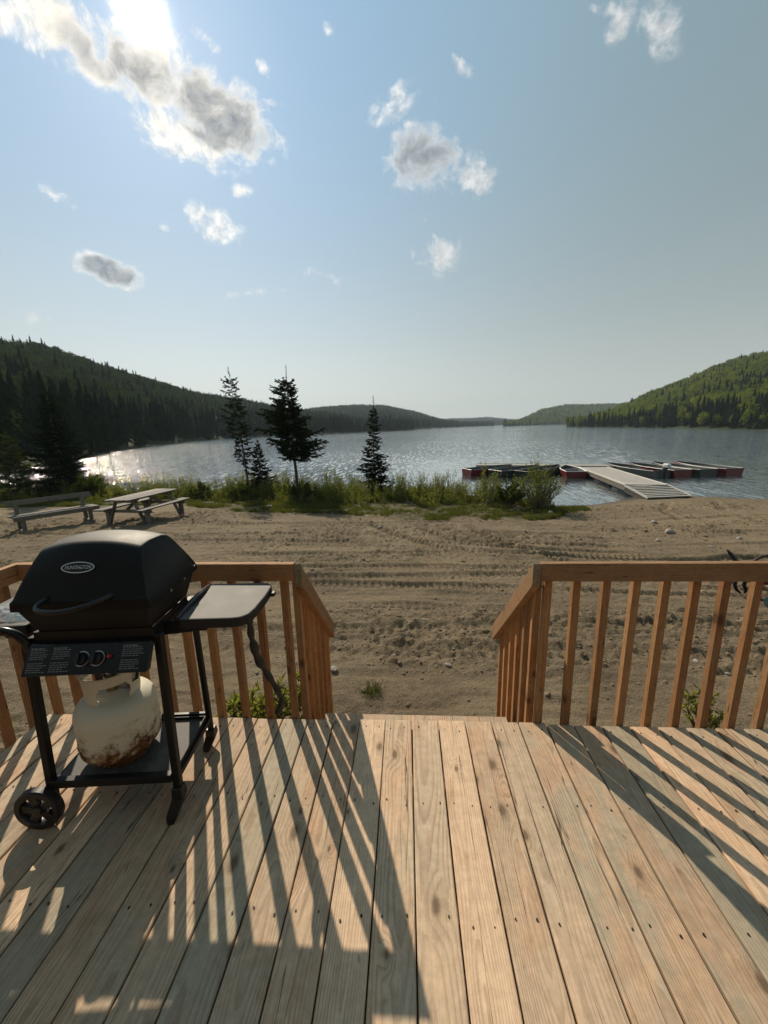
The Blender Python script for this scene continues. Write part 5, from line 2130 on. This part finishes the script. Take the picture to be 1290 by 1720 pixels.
bush('weed_plant', (-1.02, 2.66, z(-1.02, 2.66)), 0.40, 0.40, 12, 'leafy green weed between two balusters, left of the hanging hose end', 42, 'weed', 0.06, 70, 3, 'plant', stemm='dry')
bush('weed_plant', (-0.80, 2.62, z(-0.80, 2.62)), 0.66, 0.36, 12, 'tall thin green weed beside the left stair handrail', 43, 'weed', 0.06, 60, 3, 'plant', stemm='dry')
bush('weed_plant', (2.30, 2.80, z(2.30, 2.80)), 0.34, 0.24, 9, 'small green weed behind the right railing', 44, 'weed', 0.055, 70, 3, 'plant', stemm='dry')


def grass_tuft(seed, n, H, spread, w=0.006):
    r = random.Random(seed)
    mb = MB()
    for _ in range(n):
        a = r.uniform(0, 6.28)
        b = Vector((r.gauss(0, spread * 0.3), r.gauss(0, spread * 0.3), -0.01))
        h = H * r.uniform(0.5, 1.1)
        o = Vector((math.cos(a), math.sin(a), 0)) * h * r.uniform(0.15, 0.7)
        s = Vector((-math.sin(a), math.cos(a), 0)) * w
        p1 = b + o * 0.35 + Vector((0, 0, h * 0.6))
        p2 = b + o + Vector((0, 0, h * r.uniform(0.75, 1.0)))
        mb.add([b - s, b + s, p1 + s * 0.7, p1 - s * 0.7, p2], [(0, 1, 2, 3), (3, 2, 4)])
    return mb


gt = grass_tuft(5, 240, 0.085, 0.18, 0.0022).obj('grass_tuft', M['grass'], loc=(-0.34, 3.20, z(-0.34, 3.20) + 0.004))
tag(gt, 'single small tuft of green grass on the bare sand below the steps', 'grass tuft')


def weed_stalk(seed, H, n, leaves, mix):
    r = random.Random(seed)
    mb = MB()
    for s in range(n):
        h = H * r.uniform(0.6, 1.05)
        b = Vector((r.gauss(0, 0.06), r.gauss(0, 0.06), -0.02))
        e = b + Vector((r.gauss(0, 0.10), r.gauss(0, 0.10), h))
        m_ = b.lerp(e, 0.5) + Vector((r.gauss(0, .02), r.gauss(0, .02), 0))
        mb.tube([b, m_, e], [0.005, 0.004, 0.002], 3, False)
        for k in range(int(leaves * h)):
            t = r.uniform(0.12, 1.0)
            p = b.lerp(m_, t * 2) if t < 0.5 else m_.lerp(e, t * 2 - 1)
            a = r.uniform(0, 6.28)
            d = Vector((math.cos(a), math.sin(a), r.uniform(0.2, 1.1))).normalized()
            L = 0.085 * (1.15 - 0.6 * t) * r.uniform(0.6, 1.2)
            leafquad(mb, p, d, L, L * 0.17, r)
    return mb


WEEDS = [source('a_weed_%d' % i, weed_stalk(500 + i, 0.62 + 0.10 * (i % 3), 5, 34, 0), M['weed'] if i % 2 else M['willow']) for i in range(5)]
WEEDS += [source('b_low_%d' % i, weed_stalk(520 + i, 0.36, 9, 60, 0), M['weed'] if i != 1 else M['shrub_dark']) for i in range(3)]
WEEDS += [source('c_dry_%d' % i, weed_stalk(540 + i, 0.8, 4, 9, 0), M['dry']) for i in range(2)]
pts = []
r_ = np.random.default_rng(77)
for _ in range(2100):
    x = r_.uniform(-26, 4.9)
    y1 = float(np.interp(x, _sx, _sy)) - 0.05
    y0 = float(np.interp(x, [-30, -12, -8.6, -5.2, -2.3, 0.3, 2.7, 4.4, 5.2], [15.2, 15.4, 15.2, 14.3, 13.6, 13.3, 13.1, 12.9, 13.4]))
    if y1 <= y0:
        continue
    f = r_.uniform(0, 1)
    y = y0 + (y1 - y0) * f
    dn = float(fbm(np.array([x * 0.8]), np.array([y * 0.8]), 88, 3)[0])
    if r_.uniform() > np.clip((dn - 0.30) * 4.0, 0.10, 1):
        continue
    k = r_.uniform()
    kind = int(r_.integers(0, 5)) if k < 0.52 else (5 + int(r_.integers(0, 3)) if k < 0.90 else 8 + int(r_.integers(0, 2)))
    sc = r_.uniform(0.65, 1.15) * (0.65 + 0.45 * min(1, f * 2.2)) * (0.75 + 0.5 * dn)
    pts.append((x, y, gz2(x, y), r_.uniform(0, 6.28), r_.normal(0, 0.08), sc * (1.22 if kind < 5 and r_.uniform() < 0.4 else 1.0), kind))
scatter('bank_weeds', WEEDS, pts, 'dense tall weeds and young stalks growing along the near bank')

GR = [source('a_grass_%d' % i, grass_tuft(600 + i, 26, 0.10 + 0.03 * i, 0.16, 0.005), M['grass']) for i in range(3)]
pts = []
for _ in range(16000):
    x = r_.uniform(-16, 6.0)
    y1 = float(np.interp(x, _sx, _sy)) - 0.3
    y0 = float(np.interp(x, [-30, -12, -8.6, -5.2, -2.3, 0.3, 2.7, 4.4, 5.4, 6.2], [13.4, 14.0, 14.0, 12.3, 11.9, 10.9, 10.8, 11.7, 12.5, 13.2]))
    if y1 <= y0:
        continue
    y = y0 + (y1 - y0) * r_.uniform(0, 1) ** 1.4
    dn = float(fbm(np.array([x * 1.3]), np.array([y * 1.5]), 99, 3)[0])
    e = min(1, (y - y0) / 1.6)
    if r_.uniform() > np.clip((dn - 0.46) * 5 + e * 0.55, 0, 1):
        continue
    pts.append((x, y, gz2(x, y), r_.uniform(0, 6.28), r_.normal(0, 0.1), r_.uniform(0.45, 1.1), int(r_.integers(0, 3))))
scatter('bank_grass', GR, pts, 'short patchy green grass between the sand and the bank weeds')


# ------------------------------------------------------------------ stones
def stone_mesh(seed):
    r = random.Random(seed)
    bm = bmesh.new()
    bmesh.ops.create_icosphere(bm, subdivisions=2, radius=1.0)
    sx, sy, sz = r.uniform(0.8, 1.3), r.uniform(0.7, 1.0), r.uniform(0.45, 0.75)
    offs = [Vector((r.gauss(0, 1), r.gauss(0, 1), r.gauss(0, 1))).normalized() for _ in range(9)]
    for v in bm.verts:
        n_ = v.co.normalized()
        k = 1.0
        for o in offs:
            dd = n_.dot(o)
            if dd > 0.72:
                k = min(k, 0.72 / dd * 1.02)
        v.co = Vector((n_.x * sx, n_.y * sy, n_.z * sz)) * k * r.uniform(0.96, 1.04)
    me = bpy.data.meshes.new('stone')
    bm.to_mesh(me)
    bm.free()
    me.materials.append(M['stone'])
    return me


STM = [stone_mesh(700 + i) for i in range(5)]
STONES = [(6.41, 9.68, 0.13, 'large rounded pale stone lying alone on the sand before the beach'), (6.72, 10.83, 0.10, 'flat pale stone on the sand behind the large rounded one'),
          (-4.87, 13.3, 0.12, 'pale flat stone at the edge of the grass below the broad spruce'), (4.45, 12.2, 0.13, 'pale stone standing at the right foot of the large willow bush'),
          (-0.75, 3.50, 0.045, 'pale stone on the sand beside the foot of the left stair handrail'), (7.45, 8.93, 0.075, None), (5.64, 8.86, 0.06, None), (4.07, 7.44, 0.05, None),
          (-0.75, 10.1, 0.085, None), (6.41, 8.33, 0.05, None), (7.9, 8.7, 0.05, None), (8.3, 9.0, 0.06, None), (-4.0, 10.9, 0.06, None), (-5.2, 11.3, 0.06, None), (0.2, 4.6, 0.03, None),
          (1.1, 4.2, 0.03, None), (-3.7, 12.4, 0.08, None), (-3.2, 9.2, 0.05, None), (2.9, 9.6, 0.05, None), (0.4, 3.6, 0.035, None), (-0.15, 3.8, 0.03, None)]
for i, (x, y, s, lab) in enumerate(STONES):
    o = bpy.data.objects.new('stone', STM[i % 5])
    o.location = (x, y, gz2(x, y) + s * 0.25)
    o.scale = (s, s, s)
    o.rotation_euler = (0, 0, i * 1.3)
    COL.objects.link(o)
    tag(o, lab or 'small pale stone lying loose on the tracked sand', 'stone', 'loose stones on the sand')
PEB = [source('a_pebble_%d' % i, STM[i], None) for i in range(3)]
pts = []
for _ in range(260):
    x, y = r_.uniform(-9, 12), 2.2 + 12 * r_.uniform() ** 1.3
    if y > float(np.interp(x, _sx, _sy)) - 0.3:
        continue
    pts.append((x, y, gz2(x, y) + 0.002, r_.uniform(0, 6.28), 0, float(min(0.035, 0.008 + r_.exponential(0.008))), int(r_.integers(0, 3))))
for _ in range(150):
    pts.append((r_.normal(2.75, 0.45), r_.normal(12.62, 0.10), gz2(2.7, 12.6) + 0.01, r_.uniform(0, 6.28), 0, r_.uniform(0.02, 0.055), int(r_.integers(0, 3))))
scatter('pebbles', PEB, pts, 'tiny pale pebbles scattered over the tracked sand')

CL = []
for i in range(3):
    mcl = STM[i].copy()
    mcl.materials.clear()
    mcl.materials.append(M['clod'])
    CL.append(source('a_clod_%d' % i, mcl, None))
pts = []
for _ in range(26000):
    x, y = r_.uniform(-8, 11), 2.3 + 11.5 * r_.uniform() ** 1.25
    if y > float(np.interp(x, _sx, _sy)) - 0.5 or (y < 3.0 and r_.uniform() < 0.6):
        continue
    dn = float(fbm(np.array([x * 0.3]), np.array([y * 0.9]), 41, 3)[0])
    if r_.uniform() > np.clip((dn - 0.36) * 4, 0.06, 1):
        continue
    pts.append((x, y, gz2(x, y) + 0.001, r_.uniform(0, 6.28), r_.normal(0, 0.4), float(min(0.05, 0.006 + r_.exponential(0.007))), int(r_.integers(0, 3))))
scatter('sand_clods', CL, pts, 'small lumps of loose sandy soil lying on the tracked ground')

# ------------------------------------------------------------------ machine behind the right railing
mx_, my_ = 5.12, 5.80
mach = empty('garden_tiller', (mx_, my_, z(mx_, my_)), R(-12))
mach.scale = (0.95, 0.95, 0.98)
tag(mach, 'dark maroon machine with curved black legs half hidden behind the right railing', 'machine')
mb = MB()
Mx = Matrix.Translation((0, 0.14, 0)) @ Matrix.Rotation(R(90), 4, 'X')
mb.prism([(-0.20, 0.22), (0.02, 0.17), (0.30, 0.20), (0.42, 0.30), (0.36, 0.46), (0.05, 0.50), (-0.16, 0.42)], 0.28, Mx)
mb.obj('body', M['maroon'], mach, bevel=0.03, seg=3)
for (x0, x1) in ((-0.20, -0.17), (-0.08, -0.12)):
    mb = MB()
    P_ = [(x0 - 0.02, -0.08, 0.34), (x0 - 0.06, -0.10, 0.24), (x0 - 0.07, -0.10, 0.15), (x0 - 0.03, -0.10, 0.06), (x1, -0.09, 0.02)]
    mb.tube(P_, [0.022, 0.024, 0.026, 0.022, 0.014], 8)
    mb.obj('tine', M['black_enamel'], mach, smooth=True)
mb = MB()
mb.box((0.03, -0.10, 0.10), (0.075, 0.06, 0.22))
mb.obj('drive_leg', M['maroon'], mach, bevel=0.01)
mb = MB()
P_ = [(-0.14, 0.0, 0.40), (-0.26, 0.0, 0.50), (-0.34, 0.0, 0.60), (-0.40, 0.0, 0.665)]
mb.tube(P_, [0.03, 0.032, 0.03, 0.008], 8)
mb.obj('front_grip', M['black_plastic'], mach, smooth=True)
mb = MB()
P_ = [(-0.02, 0.0, 0.50), (0.06, 0.0, 0.575), (0.18, 0.0, 0.615), (0.34, 0.0, 0.63), (0.56, 0.0, 0.63), (0.80, 0.0, 0.66)]
mb.tube(P_, 0.014, 8)
mb.obj('handle_bar', M['black_gloss'], mach, smooth=True)
mb = MB()
mb.lathe([(0.0, -0.05), (0.11, -0.05), (0.13, -0.03), (0.13, 0.03), (0.11, 0.05), (0.0, 0.05)], 24, (0.30, -0.17, 0.13), 'y')
mb.obj('wheel', M['black_plastic'], mach, smooth=True)
jug = empty('jug', (5.08, 5.28, z(5.08, 5.28) + 0.075), 0)
tag(jug, 'dark teal plastic container lying on the sand at the right edge of the view', 'container')
mb = MB()
mb.lathe([(0.0, -0.16), (0.07, -0.155), (0.078, -0.14), (0.078, 0.08), (0.05, 0.12), (0.025, 0.13), (0.025, 0.16), (0.0, 0.16)], 24, (0, 0, 0), 'x')
mb.obj('jug_body', M['teal'], jug, smooth=True)
mb = MB()
mb.lathe([(0.0, 0.158), (0.030, 0.158), (0.030, 0.19), (0.0, 0.192)], 16, (0, 0, 0), 'x')
mb.obj('cap', M['black_plastic'], jug, smooth=True)
